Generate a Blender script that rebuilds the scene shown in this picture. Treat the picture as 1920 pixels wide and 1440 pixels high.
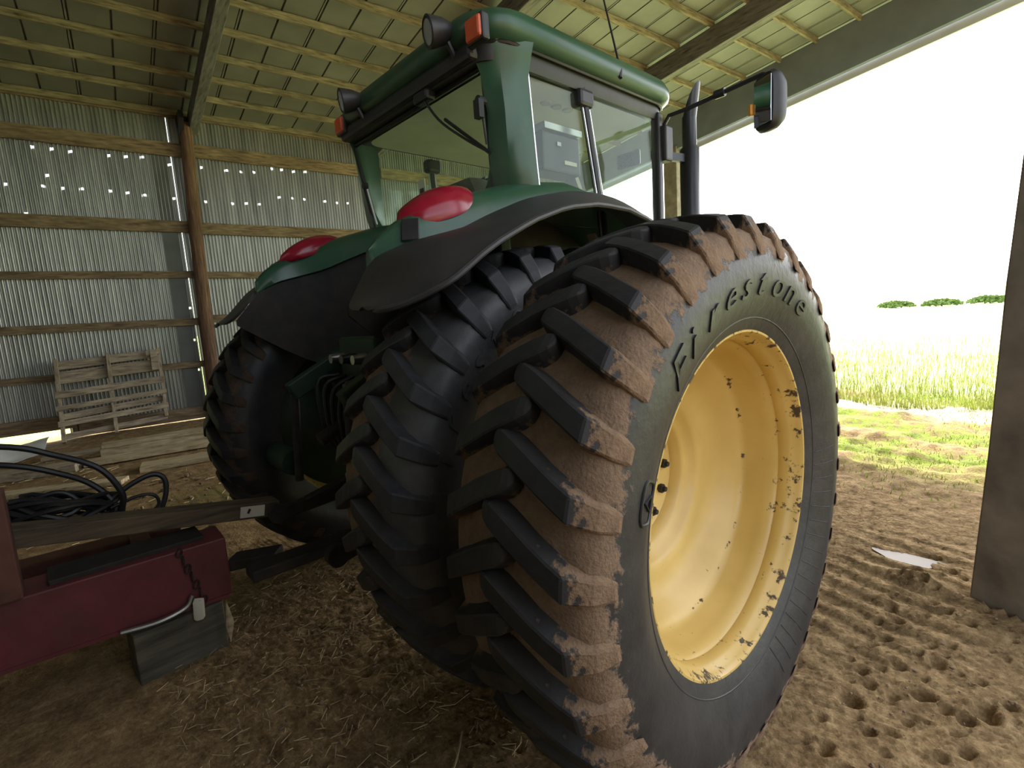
import bpy, bmesh, math, random
import numpy as np
from mathutils import Matrix, Vector
for o in list(bpy.data.objects): bpy.data.objects.remove(o, do_unlink=True)
sc = bpy.context.scene
COL = sc.collection
PI = math.pi
rnd = random.Random(7)
nr = np.random.default_rng(5)

# ------------------------------------------------------------------ camera
F_PX = 958.44
YAW, PITCH, ROLL = math.radians(47.584), math.radians(-7.862), math.radians(-3.696)
cam_d = bpy.data.cameras.new('camera'); cam = bpy.data.objects.new('camera', cam_d); COL.objects.link(cam)
cam_d.sensor_fit = 'HORIZONTAL'; cam_d.sensor_width = 36.0; cam_d.lens = 36.0*F_PX/1920.0
cam_d.clip_start = 0.02; cam_d.clip_end = 2000
_f = Vector((-math.sin(YAW)*math.cos(PITCH), math.cos(YAW)*math.cos(PITCH), math.sin(PITCH)))
_r = Vector((math.cos(YAW), math.sin(YAW), 0)); _u = _r.cross(_f)
_r2 = math.cos(ROLL)*_r + math.sin(ROLL)*_u; _u2 = _r2.cross(_f)
M = Matrix.Identity(4)
for i in range(3):
    M[i][0] = _r2[i]; M[i][1] = _u2[i]; M[i][2] = -_f[i]
M[0][3], M[1][3], M[2][3] = 0.6727, -1.5931, 1.5706
cam.matrix_world = M
sc.camera = cam

# ------------------------------------------------------------------ sky, sun, exposure
w = bpy.data.worlds.new('sky'); sc.world = w; w.use_nodes = True
bg = w.node_tree.nodes['Background']; bg.inputs[1].default_value = 0.42
SAZ, SEL = math.radians(22), math.radians(40)          # sun: azimuth left of tractor forward (+Y), elevation
sky = w.node_tree.nodes.new('ShaderNodeTexSky'); sky.sky_type = 'NISHITA'; sky.sun_disc = False
sky.sun_elevation = SEL; sky.sun_rotation = -SAZ; sky.air_density = 1.0; sky.dust_density = 4.0; sky.ozone_density = 1.0
hs = w.node_tree.nodes.new('ShaderNodeHueSaturation'); hs.inputs['Saturation'].default_value = .35     # thin white overcast
w.node_tree.links.new(sky.outputs[0], hs.inputs['Color']); w.node_tree.links.new(hs.outputs[0], bg.inputs[0])
sun_d = bpy.data.lights.new('sun', 'SUN'); sun_d.energy = 8.0; sun_d.angle = math.radians(1.2); sun_d.color = (1.0, .96, .86)
sun = bpy.data.objects.new('sun', sun_d); COL.objects.link(sun)
_sd = Vector((-math.sin(SAZ)*math.cos(SEL), math.cos(SAZ)*math.cos(SEL), math.sin(SEL)))
sun.rotation_euler = _sd.to_track_quat('Z', 'Y').to_euler(); sun.location = (0, 0, 12)
sc.view_settings.view_transform = 'Standard'; sc.view_settings.look = 'None'
sc.view_settings.exposure = 0.9; sc.view_settings.gamma = 1.0; sc.view_settings.use_curve_mapping = False

# ------------------------------------------------------------------ helpers
def tag(o, label=None, cat=None, group=None, kind=None):
    if label: o['label'] = label
    if cat: o['category'] = cat
    if group: o['group'] = group
    if kind: o['kind'] = kind
    return o
def empty(name, loc=(0, 0, 0)):
    o = bpy.data.objects.new(name, None); COL.objects.link(o); o.location = loc; o.empty_display_size = .1
    return o
def setpar(o, p):
    if p is None: return
    o.parent = p
    if p.parent is None and p.data is None:
        o.matrix_parent_inverse = Matrix.Translation(p.location).inverted()
def mk(name, V, F, mat, parent=None, smooth=False, bevel=0.0, bseg=2, sharp=None):
    me = bpy.data.meshes.new(name)
    me.from_pydata([tuple(map(float, v)) for v in V], [], [tuple(map(int, f)) for f in F]); me.update()
    if bevel > 0:
        bm = bmesh.new(); bm.from_mesh(me)
        bmesh.ops.remove_doubles(bm, verts=bm.verts, dist=1e-5)
        es = [e for e in bm.edges if len(e.link_faces) == 2 and e.calc_face_angle(0) > .5]
        bmesh.ops.bevel(bm, geom=es, offset=bevel, segments=bseg, affect='EDGES', profile=.5, clamp_overlap=True)
        bm.to_mesh(me); bm.free()
    if mat: me.materials.append(mat)
    o = bpy.data.objects.new(name, me); COL.objects.link(o); setpar(o, parent)
    if smooth:
        me.polygons.foreach_set('use_smooth', [True]*len(me.polygons))
        me.set_sharp_from_angle(angle=math.radians(sharp if sharp else 40))
    return o
class G:
    """collects shapes into one mesh"""
    def __init__(s): s.V = []; s.F = []
    def add(s, V, F):
        n = len(s.V); s.V += [tuple(v) for v in V]; s.F += [tuple(i+n for i in f) for f in F]; return s
    def box(s, a, b, R=None, c=None):
        x0, y0, z0 = a; x1, y1, z1 = b
        V = [(x, y, z) for z in (z0, z1) for y in (y0, y1) for x in (x0, x1)]
        if R is not None:
            c = Vector(c) if c is not None else Vector(((x0+x1)/2, (y0+y1)/2, (z0+z1)/2))
            V = [tuple(R @ (Vector(v)-c) + c) for v in V]
        return s.add(V, [(0, 2, 3, 1), (4, 5, 7, 6), (0, 1, 5, 4), (2, 6, 7, 3), (0, 4, 6, 2), (1, 3, 7, 5)])
    def beam(s, p, q, wd, ht, up=(0, 0, 1), ext=0):
        p = Vector(p); q = Vector(q); d = (q-p).normalized(); p = p-d*ext; q = q+d*ext
        up = Vector(up); sd = d.cross(up)
        if sd.length < 1e-4: sd = d.cross(Vector((1, 0, 0)))
        sd.normalize(); u = sd.cross(d)
        V = [a + sd*x*wd/2 + u*z*ht/2 for a in (p, q) for x, z in ((-1, -1), (1, -1), (1, 1), (-1, 1))]
        return s.add(V, [(3, 2, 1, 0), (4, 5, 6, 7), (0, 1, 5, 4), (1, 2, 6, 5), (2, 3, 7, 6), (3, 0, 4, 7)])
    def tube(s, pts, r, n=8, cap=True, closed=False):
        pts = [Vector(p) for p in pts]; m = len(pts)
        rs = r if isinstance(r, (list, tuple)) else [r]*m
        V = []; ref = None
        for i, p in enumerate(pts):
            if closed: d = pts[(i+1) % m]-pts[i-1]
            else: d = pts[min(i+1, m-1)]-pts[max(i-1, 0)]
            d.normalize()
            if ref is None: ref = Vector((0, 0, 1)) if abs(d.z) < .9 else Vector((1, 0, 0))
            a = d.cross(ref).normalized(); b = a.cross(d); ref = b
            V += [p + (a*math.cos(2*PI*k/n)+b*math.sin(2*PI*k/n))*rs[i] for k in range(n)]
        F = []
        for i in range(m if closed else m-1):
            j = (i+1) % m
            F += [(i*n+k, i*n+(k+1) % n, j*n+(k+1) % n, j*n+k) for k in range(n)]
        if cap and not closed: F += [tuple(range(n))[::-1], tuple((m-1)*n+k for k in range(n))]
        return s.add(V, F)
    def lathe(s, prof, n=48, c=(0, 0, 0), axis='X', cap=False):
        V = []
        for a, r in prof:
            for k in range(n):
                t = 2*PI*k/n; p = (r*math.cos(t), r*math.sin(t))
                V.append({'X': (c[0]+a, c[1]+p[0], c[2]+p[1]), 'Y': (c[0]+p[1], c[1]+a, c[2]+p[0]), 'Z': (c[0]+p[0], c[1]+p[1], c[2]+a)}[axis])
        F = [(i*n+k, i*n+(k+1) % n, (i+1)*n+(k+1) % n, (i+1)*n+k) for i in range(len(prof)-1) for k in range(n)]
        if cap: F += [tuple(range(n))[::-1], tuple((len(prof)-1)*n+k for k in range(n))]
        return s.add(V, F)
    def loft(s, secs, closed=True, cap=True):
        n = len(secs[0]); V = [p for q in secs for p in q]; F = []
        for i in range(len(secs)-1):
            for k in range(n if closed else n-1):
                F.append((i*n+k, i*n+(k+1) % n, (i+1)*n+(k+1) % n, (i+1)*n+k))
        if cap and closed: F += [tuple(range(n))[::-1], tuple((len(secs)-1)*n+k for k in range(n))]
        return s.add(V, F)
    def sph(s, c, r, n=16, m=10):
        prof = [(-math.cos(PI*i/m), max(1e-4, math.sin(PI*i/m))) for i in range(m+1)]
        r = r if isinstance(r, (tuple, list)) else (r, r, r)
        g = G().lathe(prof, n, axis='Z')
        return s.add([(c[0]+v[0]*r[0], c[1]+v[1]*r[1], c[2]+v[2]*r[2]) for v in g.V], g.F)
    def sheet(s, rows, th):
        """open grid of points given thickness th along normal"""
        R, K = len(rows), len(rows[0])
        P = np.array([[list(p) for p in r] for r in rows], float)
        du = np.gradient(P, axis=0); dv = np.gradient(P, axis=1)
        N = np.cross(du, dv); N /= np.linalg.norm(N, axis=2, keepdims=True)+1e-12
        Q = P - N*th
        V = [tuple(p) for p in P.reshape(-1, 3)]+[tuple(p) for p in Q.reshape(-1, 3)]; o = R*K; F = []
        for i in range(R-1):
            for j in range(K-1):
                a, b, c, d = i*K+j, i*K+j+1, (i+1)*K+j+1, (i+1)*K+j
                F += [(a, d, c, b), (o+a, o+b, o+c, o+d)]
        for i in range(R-1):
            F += [(i*K, o+i*K, o+(i+1)*K, (i+1)*K), (i*K+K-1, (i+1)*K+K-1, o+(i+1)*K+K-1, o+i*K+K-1)]
        for j in range(K-1):
            F += [(j, j+1, o+j+1, o+j), ((R-1)*K+j, o+(R-1)*K+j, o+(R-1)*K+j+1, (R-1)*K+j+1)]
        return s.add(V, F)
    def mk(s, name, mat, parent=None, **k):
        return mk(name, s.V, s.F, mat, parent, **k)
def crv(pts, n=8):
    """Catmull-Rom through points"""
    P = [np.array(p, float) for p in pts]; P = [2*P[0]-P[1]]+P+[2*P[-1]-P[-2]]; out = []
    for i in range(1, len(P)-2):
        for k in range(n):
            t = k/n; a, b, c, d = P[i-1:i+3]
            out.append(.5*((2*b)+(-a+c)*t+(2*a-5*b+4*c-d)*t*t+(-a+3*b-3*c+d)*t**3))
    out.append(P[-2]); return out
def interp(y, ys, vs): return float(np.interp(y, ys, vs))

# ------------------------------------------------------------------ materials
class NT:
    def __init__(s, name):
        s.m = bpy.data.materials.new(name); s.m.use_nodes = True; s.t = s.m.node_tree; s.b = s.t.nodes['Principled BSDF']
        s.out = s.t.nodes['Material Output']
    def n(s, typ, **k):
        o = s.t.nodes.new(typ)
        for a, v in k.items():
            if a.startswith('i'): o.inputs[int(a[1:])].default_value = v
            else: setattr(o, a, v)
        return o
    def l(s, a, b): s.t.links.new(a, b)
    def coord(s, scale=(1, 1, 1), kind='Object'):
        c = s.n('ShaderNodeTexCoord'); m = s.n('ShaderNodeMapping'); m.inputs['Scale'].default_value = scale
        s.l(c.outputs[kind], m.inputs[0]); return m.outputs[0]
    def noise(s, vec, scale, detail=4, rough=.55):
        o = s.n('ShaderNodeTexNoise'); o.inputs['Scale'].default_value = scale; o.inputs['Detail'].default_value = detail; o.inputs['Roughness'].default_value = rough
        s.l(vec, o.inputs['Vector']); return o.outputs[0]
    def ramp(s, fac, stops):
        r = s.n('ShaderNodeValToRGB'); e = r.color_ramp.elements
        while len(e) > 1: e.remove(e[-1])
        for i, (p, c) in enumerate(stops):
            q = e[0] if i == 0 else e.new(p)
            q.position = p; q.color = (*c, 1) if isinstance(c, tuple) else (c, c, c, 1)
        s.l(fac, r.inputs[0]); return r.outputs[0]
    def math(s, op, a, b=None, clamp=False):
        o = s.n('ShaderNodeMath', operation=op, use_clamp=clamp)
        for i, v in enumerate((a, b)):
            if v is None: continue
            if isinstance(v, (int, float)): o.inputs[i].default_value = v
            else: s.l(v, o.inputs[i])
        return o.outputs[0]
    def mix(s, fac, a, b):
        o = s.n('ShaderNodeMix', data_type='RGBA')
        for i, v in ((0, fac), (6, a), (7, b)):
            if isinstance(v, (int, float)): o.inputs[i].default_value = v
            elif isinstance(v, tuple): o.inputs[i].default_value = (*v, 1)
            else: s.l(v, o.inputs[i])
        return o.outputs[2]
    def bump(s, h, strength=.3, dist=.01):
        b = s.n('ShaderNodeBump'); b.inputs['Strength'].default_value = strength; b.inputs['Distance'].default_value = dist
        s.l(h, b.inputs['Height']); s.l(b.outputs[0], s.b.inputs['Normal'])
    def setc(s, c):
        if isinstance(c, tuple): s.b.inputs['Base Color'].default_value = (*c, 1)
        else: s.l(c, s.b.inputs['Base Color'])
        return s
    def rg(s, r, metal=0.0, spec=None):
        if isinstance(r, (int, float)): s.b.inputs['Roughness'].default_value = r
        else: s.l(r, s.b.inputs['Roughness'])
        s.b.inputs['Metallic'].default_value = metal
        if spec is not None: s.b.inputs['Specular IOR Level'].default_value = spec
        return s
def plain(name, c, rough=.5, metal=0.0, var=.25, scale=6, bump=.0, spec=None, dust=None):
    t = NT(name); v = t.coord(); n = t.noise(v, scale, 6)
    lo = tuple(x*(1-var) for x in c); hi = tuple(min(1, x*(1+var)) for x in c)
    col = t.ramp(n, [(.3, lo), (.7, hi)])
    if dust:
        d = t.ramp(t.noise(v, 3.1, 8, .7), [(.45, 0.0), (.75, 1.0)])
        col = t.mix(t.math('MULTIPLY', d, dust[1]), col, dust[0])
    t.setc(col); t.rg(rough, metal, spec)
    if bump: t.bump(t.noise(v, scale*6, 6), bump, .004)
    return t.m
def wood(name, lo, hi, axis, bump=.4, dark=(.03, .02, .012)):
    t = NT(name); sc_ = {'X': (1.2, 14, 14), 'Y': (14, 1.2, 14), 'Z': (14, 14, 1.2)}[axis]
    v = t.coord(sc_); n = t.noise(v, 2.2, 7, .62); n2 = t.noise(t.coord(), 1.7, 4)
    col = t.ramp(n, [(.25, dark), (.42, lo), (.72, hi)])
    col = t.mix(t.ramp(n2, [(.4, 0.0), (.75, .55)]), col, tuple(x*.45 for x in lo))
    t.setc(col); t.rg(.85, spec=.2); t.bump(n, bump, .006); return t.m
M_girt = wood('girt_wood', (.17, .12, .075), (.36, .27, .16), 'Y')
M_purlin = wood('purlin_wood', (.19, .155, .10), (.40, .335, .23), 'Y')
M_rafter = wood('rafter_wood', (.15, .145, .135), (.26, .25, .235), 'X', .25)
M_header = plain('header_haze_paint', (.16, .185, .23), .7, var=.15, scale=2)  # haze in the air is put into this bluish grey
M_strip = plain('header_strip_paint', (.45, .46, .48), .7, var=.1, scale=2)
M_pole = wood('pole_wood', (.13, .075, .048), (.27, .165, .11), 'Z')
M_old = wood('weathered_board', (.30, .24, .17), (.60, .50, .36), 'Y')
M_oldz = wood('weathered_stringer', (.30, .24, .17), (.58, .48, .35), 'Z')
M_plank = wood('pine_plank', (.42, .33, .20), (.72, .60, .40), 'Y')
M_timber = wood('timber_wood', (.10, .075, .05), (.20, .15, .09), 'Y')
M_block = wood('block_wood', (.09, .08, .06), (.17, .15, .11), 'Y')
def galv():
    t = NT('corrugated_metal'); v = t.coord(); n = t.noise(t.coord((8, 8, .6)), 1.5, 5); n2 = t.noise(v, 30, 3)
    col = t.ramp(n, [(.3, (.26, .265, .25)), (.7, (.46, .465, .44))])
    col = t.mix(t.ramp(n2, [(.62, 0.0), (.75, .5)]), col, (.22, .2, .17))
    t.setc(col); t.rg(.36, .75); return t.m
M_wall = galv()
M_roof = plain('roof_sheet_metal', (.19, .185, .165), .62, .15, var=.2, scale=1.3)
M_flat = plain('dark_grey_metal', (.10, .105, .10), .55, .3, var=.2, scale=2)
M_rib = plain('roof_rib_shadow_metal', (.10, .10, .09), .7, 0, var=.1)
M_green = plain('green_paint', (.026, .088, .046), .32, var=.12, scale=3, dust=((.13, .12, .09), .35))
M_greend = plain('dirty_green_paint', (.012, .04, .02), .6, var=.3, scale=7, dust=((.07, .055, .04), .7))
M_black = plain('black_plastic', (.022, .022, .024), .45, var=.2, dust=((.09, .08, .07), .3))
M_blackm = plain('black_metal', (.018, .018, .02), .35, 0, var=.2)
M_ext = plain('fender_rubber', (.035, .034, .036), .5, var=.2, scale=9, bump=.15, dust=((.10, .085, .07), .35))
M_yellowrim = None
M_steel = plain('worn_steel', (.30, .29, .27), .35, .9, var=.3)
M_bright = plain('bright_trim', (.65, .65, .66), .25, .9, var=.1)
M_dark = plain('grimy_iron', (.022, .02, .018), .7, .2, var=.4, scale=11, dust=((.07, .045, .03), .6))
M_redlens = plain('red_lens', (.30, .010, .028), .22, var=.12, scale=12)
M_orangelens = plain('orange_lens', (.75, .13, .04), .3, var=.12, scale=12)
M_amber = plain('amber_lens', (.95, .42, .06), .3, var=.1)
M_lamp = plain('lamp_lens', (.42, .43, .42), .12, var=.1)
M_headliner = plain('headliner_cloth', (.62, .60, .52), .9, var=.08, scale=5, bump=.2)
M_trim = plain('cab_trim_beige', (.36, .33, .27), .7, var=.15)
M_seat = plain('seat_fabric', (.10, .09, .075), .9, var=.25, scale=14, bump=.3)
M_console = plain('console_plastic', (.03, .03, .032), .55, var=.2)
M_red = plain('red_paint_faded', (.13, .022, .026), .55, var=.35, scale=5, bump=.15, dust=((.09, .06, .05), .45))
M_redd = plain('red_rust_paint', (.12, .045, .03), .75, var=.4, scale=8, bump=.3)
M_hose = plain('hose_rubber', (.012, .012, .013), .5, var=.2)
M_tag = plain('cream_plastic', (.62, .60, .48), .5, var=.1)
M_paper = plain('paper_white', (.62, .58, .48), .8, var=.1)
M_white = plain('white_plastic_sheet', (.85, .85, .82), .6, var=.06)
M_post = plain('post_board', (.22, .185, .14), .8, var=.35, scale=5, bump=.3)
M_leaf = plain('shrub_leaf', (.16, .24, .06), .8, var=.4, scale=4)
def glass():
    t = NT('cab_glass'); t.t.nodes.remove(t.b)
    a = t.n('ShaderNodeBsdfTransparent'); a.inputs[0].default_value = (.93, .98, .95, 1)
    g = t.n('ShaderNodeBsdfGlossy'); g.inputs[0].default_value = (.9, .95, .93, 1); g.inputs[1].default_value = .03
    lw = t.n('ShaderNodeLayerWeight'); lw.inputs[0].default_value = .5
    f = t.math('ADD', .02, t.math('MULTIPLY', t.math('POWER', lw.outputs['Facing'], 5.0), .32))
    m = t.n('ShaderNodeMixShader'); t.l(f, m.inputs[0]); t.l(a.outputs[0], m.inputs[1]); t.l(g.outputs[0], m.inputs[2])
    d = t.n('ShaderNodeBsdfDiffuse'); d.inputs[0].default_value = (.55, .6, .52, 1)
    m2 = t.n('ShaderNodeMixShader'); dn = t.ramp(t.noise(t.coord(), 4, 6), [(.35, .01), (.8, .04)])
    t.l(dn, m2.inputs[0]); t.l(m.outputs[0], m2.inputs[1]); t.l(d.outputs[0], m2.inputs[2])
    t.l(m2.outputs[0], t.out.inputs[0]); return t.m
M_glass = glass()
def mirror_glass():
    t = NT('mirror_glass'); t.setc((.5, .52, .55)); t.rg(.05, 1.0); return t.m
M_mirror = mirror_glass()
def polar(t):
    c = t.n('ShaderNodeTexCoord'); s = t.n('ShaderNodeSeparateXYZ'); t.l(c.outputs['Object'], s.inputs[0])
    r = t.math('SQRT', t.math('ADD', t.math('MULTIPLY', s.outputs[1], s.outputs[1]), t.math('MULTIPLY', s.outputs[2], s.outputs[2])))
    return s.outputs[0], r, c.outputs['Object']
def tyre_mat(name, r_mud, xlim=None, lug=False, lift=1.0, mudc=((.10, .064, .040), (.25, .165, .105))):
    """rubber with dried mud: mud_lo where radius above r_mud (carcass) or below (lug sides)"""
    t = NT(name); x, r, ob = polar(t)
    n1 = t.noise(ob, 7, 8, .65); n2 = t.noise(ob, 28, 6, .6); n3 = t.noise(ob, 120, 3)
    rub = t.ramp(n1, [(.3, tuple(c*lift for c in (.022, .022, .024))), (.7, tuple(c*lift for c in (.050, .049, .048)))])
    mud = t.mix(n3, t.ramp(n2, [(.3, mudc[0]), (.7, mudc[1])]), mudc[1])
    k = t.math('ADD', t.math('MULTIPLY', t.math('SUBTRACT', n1, .5), .16), t.math('MULTIPLY', t.math('SUBTRACT', n2, .5), .10))
    e = t.math('ADD', t.math('SUBTRACT', r, r_mud), k)
    if lug: e = t.math('MULTIPLY', e, -1.0)
    m = t.math('MULTIPLY', e, 60.0, clamp=True)
    if xlim is not None:
        q = t.math('MULTIPLY', t.math('ADD', t.math('SUBTRACT', xlim, x), t.math('MULTIPLY', k, .6)), 40.0, clamp=True)
        m = t.math('MULTIPLY', m, q)
    t.setc(t.mix(m, rub, mud))
    t.rg(t.math('ADD', .55 if lug else .42, t.math('MULTIPLY', m, .4)), spec=.25 if lug else .4)
    t.bump(t.math('ADD', t.math('MULTIPLY', n2, .6), t.math('MULTIPLY', t.math('MULTIPLY', m, n3), 1.2)), .45, .008)
    return t.m
M_tyre = tyre_mat('muddy_tyre_rubber', .775)
M_lug = tyre_mat('tread_lug_rubber', .868, lug=True)
M_tyre2 = tyre_mat('inner_tyre_rubber_lit', .80, xlim=.06, lift=1.9)  # rubber lightened: light from the gap between the tyres is put into the colour
M_tyre3 = tyre_mat('far_tyre_rubber_shaded', .83, lift=.6, mudc=((.03, .02, .014), (.07, .045, .03)))  # rubber and mud darkened, the far wheel's shade is in the colour
M_lug3 = tyre_mat('far_tread_lug_rubber_shaded', .84, lug=True, lift=.6, mudc=((.03, .02, .014), (.07, .045, .03)))  # far lugs darkened the same way, shade put into the colour
M_lug2 = tyre_mat('inner_tread_lug_rubber_lit', .86, xlim=.10, lug=True, lift=1.2)  # lug rubber lightened in place of light through the tyre gap
def rim_mat():
    t = NT('yellow_rim_paint'); x, r, ob = polar(t)
    n = t.noise(ob, 3, 5); n2 = t.noise(ob, 26, 7, .65); n3 = t.noise(ob, 7, 5)
    col = t.ramp(n, [(.3, (.55, .37, .10)), (.7, (.70, .49, .16))])
    seam = t.math('SUBTRACT', 1.0, t.math('MULTIPLY', t.math('ABSOLUTE', t.math('SUBTRACT', r, .489)), 90.0), clamp=True)
    lip = t.math('MULTIPLY', t.math('SUBTRACT', r, .500), 25.0, clamp=True)
    e = t.math('ADD', n2, t.math('ADD', t.math('MULTIPLY', seam, .14), t.math('MULTIPLY', t.math('MULTIPLY', lip, n3), .30)))
    ch = t.math('MULTIPLY', t.math('SUBTRACT', e, .695), 18.0, clamp=True)
    t.setc(t.mix(ch, col, (.07, .045, .02))); t.rg(t.math('ADD', .33, t.math('MULTIPLY', ch, .4)), spec=.5); t.bump(ch, -.1, .002)
    return t.m
M_rim = rim_mat()
def ground_mat():
    t = NT('dirt_ground'); c = t.n('ShaderNodeTexCoord'); ob = c.outputs['Object']; s = t.n('ShaderNodeSeparateXYZ'); t.l(ob, s.inputs[0])
    n1 = t.noise(ob, .9, 6); n2 = t.noise(ob, 9, 8, .65); n3 = t.noise(ob, 60, 6, .7)
    dirt = t.ramp(t.math('ADD', t.math('MULTIPLY', n2, .6), t.math('MULTIPLY', n3, .4)), [(.32, (.10, .064, .032)), (.5, (.28, .185, .09)), (.68, (.51, .365, .19))])
    # moss where the yard begins (y from 2.8 m), grass field beyond
    my = t.math('MULTIPLY', t.math('SUBTRACT', s.outputs[1], t.math('ADD', 2.6, t.math('MULTIPLY', n1, 1.4))), 1.1, clamp=True)
    mm = t.math('MULTIPLY', my, t.ramp(t.math('ADD', t.math('MULTIPLY', n1, .6), t.math('MULTIPLY', n2, .4)), [(.44, 0.0), (.54, 1.0)]))
    moss = t.ramp(t.math('ADD', t.math('MULTIPLY', n3, .5), t.math('MULTIPLY', n2, .5)), [(.38, (.05, .055, .012)), (.5, (.14, .20, .02)), (.68, (.36, .42, .06))])
    col = t.mix(mm, dirt, moss)
    # moss strip inside by the back wall
    lm = t.math('SUBTRACT', 1.0, t.math('MULTIPLY', t.math('ABSOLUTE', t.math('ADD', s.outputs[0], 4.9)), 1.6), clamp=True)
    lm2 = t.math('SUBTRACT', 1.0, t.math('MULTIPLY', t.math('ABSOLUTE', t.math('ADD', s.outputs[1], .5)), 1.2), clamp=True)
    lmm = t.math('MULTIPLY', t.math('MULTIPLY', lm, lm2), t.ramp(n2, [(.42, 0.0), (.6, 1.0)]))
    col = t.mix(lmm, col, (.16, .19, .04))
    tr_ = t.math('SUBTRACT', 1.0, t.math('MULTIPLY', t.math('ABSOLUTE', t.math('SUBTRACT', s.outputs[1], t.math('ADD', 6.2, n1))), 1.6), clamp=True)
    col = t.mix(t.math('MULTIPLY', tr_, t.ramp(n2, [(.35, .3), (.6, 1.0)])), col, (.60, .54, .42))
    fy = t.math('MULTIPLY', t.math('SUBTRACT', s.outputs[1], t.math('ADD', 7.2, n1)), 1.5, clamp=True)
    field = t.ramp(n1, [(.35, (.36, .46, .16)), (.65, (.58, .62, .36))])
    col = t.mix(fy, col, field)
    ox = t.math('MULTIPLY', t.math('SUBTRACT', -10.6, s.outputs[0]), 2.0, clamp=True)
    col = t.mix(ox, col, (.45, .55, .15))
    t.setc(col); t.rg(.95, spec=.1)
    t.bump(t.math('ADD', n3, t.math('MULTIPLY', n2, 1.5)), .8, .014); return t.m
M_ground = ground_mat()
M_grass = plain('grass_blade', (.38, .42, .10), .8, var=.35, scale=3)
M_straw = plain('straw', (.42, .33, .18), .85, var=.35, scale=9)
M_clod = plain('dirt_clod', (.20, .14, .09), .95, var=.35, scale=20, bump=.5)
def water():
    t = NT('puddle_water'); t.setc((.20, .17, .14)); t.rg(.5, 0, .15); t.bump(t.noise(t.coord(), 30, 3), .25, .003); return t.m
M_water = water()

# ------------------------------------------------------------------ building frame (rotated 5.6 deg against the tractor)
PSI = 0.09804; CP, SP = math.cos(PSI), math.sin(PSI)
def bw(x, y, z): return (x*CP + y*SP, -x*SP + y*CP, z)
def bmk(g, name, mat, parent=None, **k):
    g.V = [bw(*v) for v in g.V]; return g.mk(name, mat, parent, **k)
WX = -10.2
SL = 0.099
def zr(bx): return 5.33 + (bx - WX)*SL          # underside of purlins
RX0, RX1, RY0, RY1 = -10.35, 1.9, -7.2, 9.2

# ------------------------------------------------------------------ floor / ground
def fbm(x, y, f, seed, oct=4):
    r = np.random.default_rng(seed); out = np.zeros_like(x); a = 1.0
    for o in range(oct):
        for k in range(5):
            th = r.uniform(0, 2*PI); ph = r.uniform(0, 2*PI); q = f*r.uniform(.7, 1.4)
            out += a*np.sin((x*math.cos(th)+y*math.sin(th))*q+ph)/5
        f *= 2.1; a *= .55
    return out
def lines(lo, hi, step, far_lo, far_hi, g=1.16, g2=None):
    m = list(np.arange(lo, hi+1e-6, step)); s = step; a = lo
    while a > far_lo: s *= g; a -= s; m.insert(0, a)
    s = step; a = hi
    while a < far_hi: s *= (g2 or g); a += s; m.append(a)
    return np.array(m)
gx = lines(-2.7, 1.3, .0115, -300, 300); gy = lines(-1.35, 2.8, .0115, -200, 500, g2=1.03)
X, Y = np.meshgrid(gx, gy, indexing='ij')
Z = .012*fbm(X, Y, 2.2, 3) + .006*fbm(X, Y, 14, 4, 3) + .0035*fbm(X, Y, 70, 9, 3)
near = (np.abs(X+.7) < 2.6) & (np.abs(Y-.7) < 2.6)
Z += np.where(near, nr.normal(0, .0024, Z.shape), 0)
# tread prints right of the tyre
env = np.exp(-((X-.12)/.33)**4)*np.exp(-((Y-1.55)/.75)**4)
Z += env*.011*np.sign(np.sin((Y+.25*X+.02*np.sin(9*X))*2*PI/.155))*np.abs(np.sin((Y+.25*X)*2*PI/.155))**.6
craters = []
for k in range(300):
    craters.append((rnd.uniform(.12, 1.2), rnd.uniform(-.5, 2.1), rnd.uniform(.009, .026)*(1.0 if rnd.random() < .8 else 1.7)))
for k in range(130):
    craters.append((rnd.uniform(-2.2, -.55), rnd.uniform(-1.3, -.1), rnd.uniform(.008, .022)))
for cx, cy, cr in craters:
    i0, i1 = np.searchsorted(gx, [cx-3*cr, cx+3*cr]); j0, j1 = np.searchsorted(gy, [cy-3*cr, cy+3*cr])
    d = np.hypot(X[i0:i1, j0:j1]-cx, (Y[i0:i1, j0:j1]-cy)*rnd.uniform(.8, 1.2))/cr
    Z[i0:i1, j0:j1] += -cr*1.0*np.exp(-(d/.85)**4) + cr*.16*np.exp(-((d-1.35)/.4)**2)
Z += .05*np.exp(-(((X-.22)/.14)**2+((Y-1.72)/.10)**2))           # small mound by the post
yard = np.clip((Y-2.6)/1.5, 0, 1)*np.clip((9-Y)/2, 0, 1)
Z += yard*(.04*fbm(X*1.0, Y*2.2, 4, 21, 4) + .03*fbm(X*1.0, Y*2.0, 16, 33, 3))
Z -= np.clip((Y-9)/40, 0, 1)*.25*0
pd = ((X-.12)/.16)**2+((Y-1.99)/.085)**2
Z = np.where(pd < 4, Z - (.030+np.minimum(Z, .02)*.5)*np.exp(-pd*1.1), Z)
ni, nj = Z.shape
me = bpy.data.meshes.new('floor')
me.vertices.add(ni*nj); me.vertices.foreach_set('co', np.stack([X, Y, Z], -1).reshape(-1))
idx = np.arange(ni*nj).reshape(ni, nj)
quads = np.stack([idx[:-1, :-1], idx[1:, :-1], idx[1:, 1:], idx[:-1, 1:]], -1).reshape(-1, 4)
me.loops.add(quads.size); me.loops.foreach_set('vertex_index', quads.reshape(-1).astype(np.int32))
me.polygons.add(len(quads)); me.polygons.foreach_set('loop_start', (np.arange(len(quads))*4).astype(np.int32))
me.polygons.foreach_set('use_smooth', np.ones(len(quads), bool))
me.update(calc_edges=True); me.materials.append(M_ground)
floor = bpy.data.objects.new('floor', me); COL.objects.link(floor); tag(floor, kind='structure')

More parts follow.
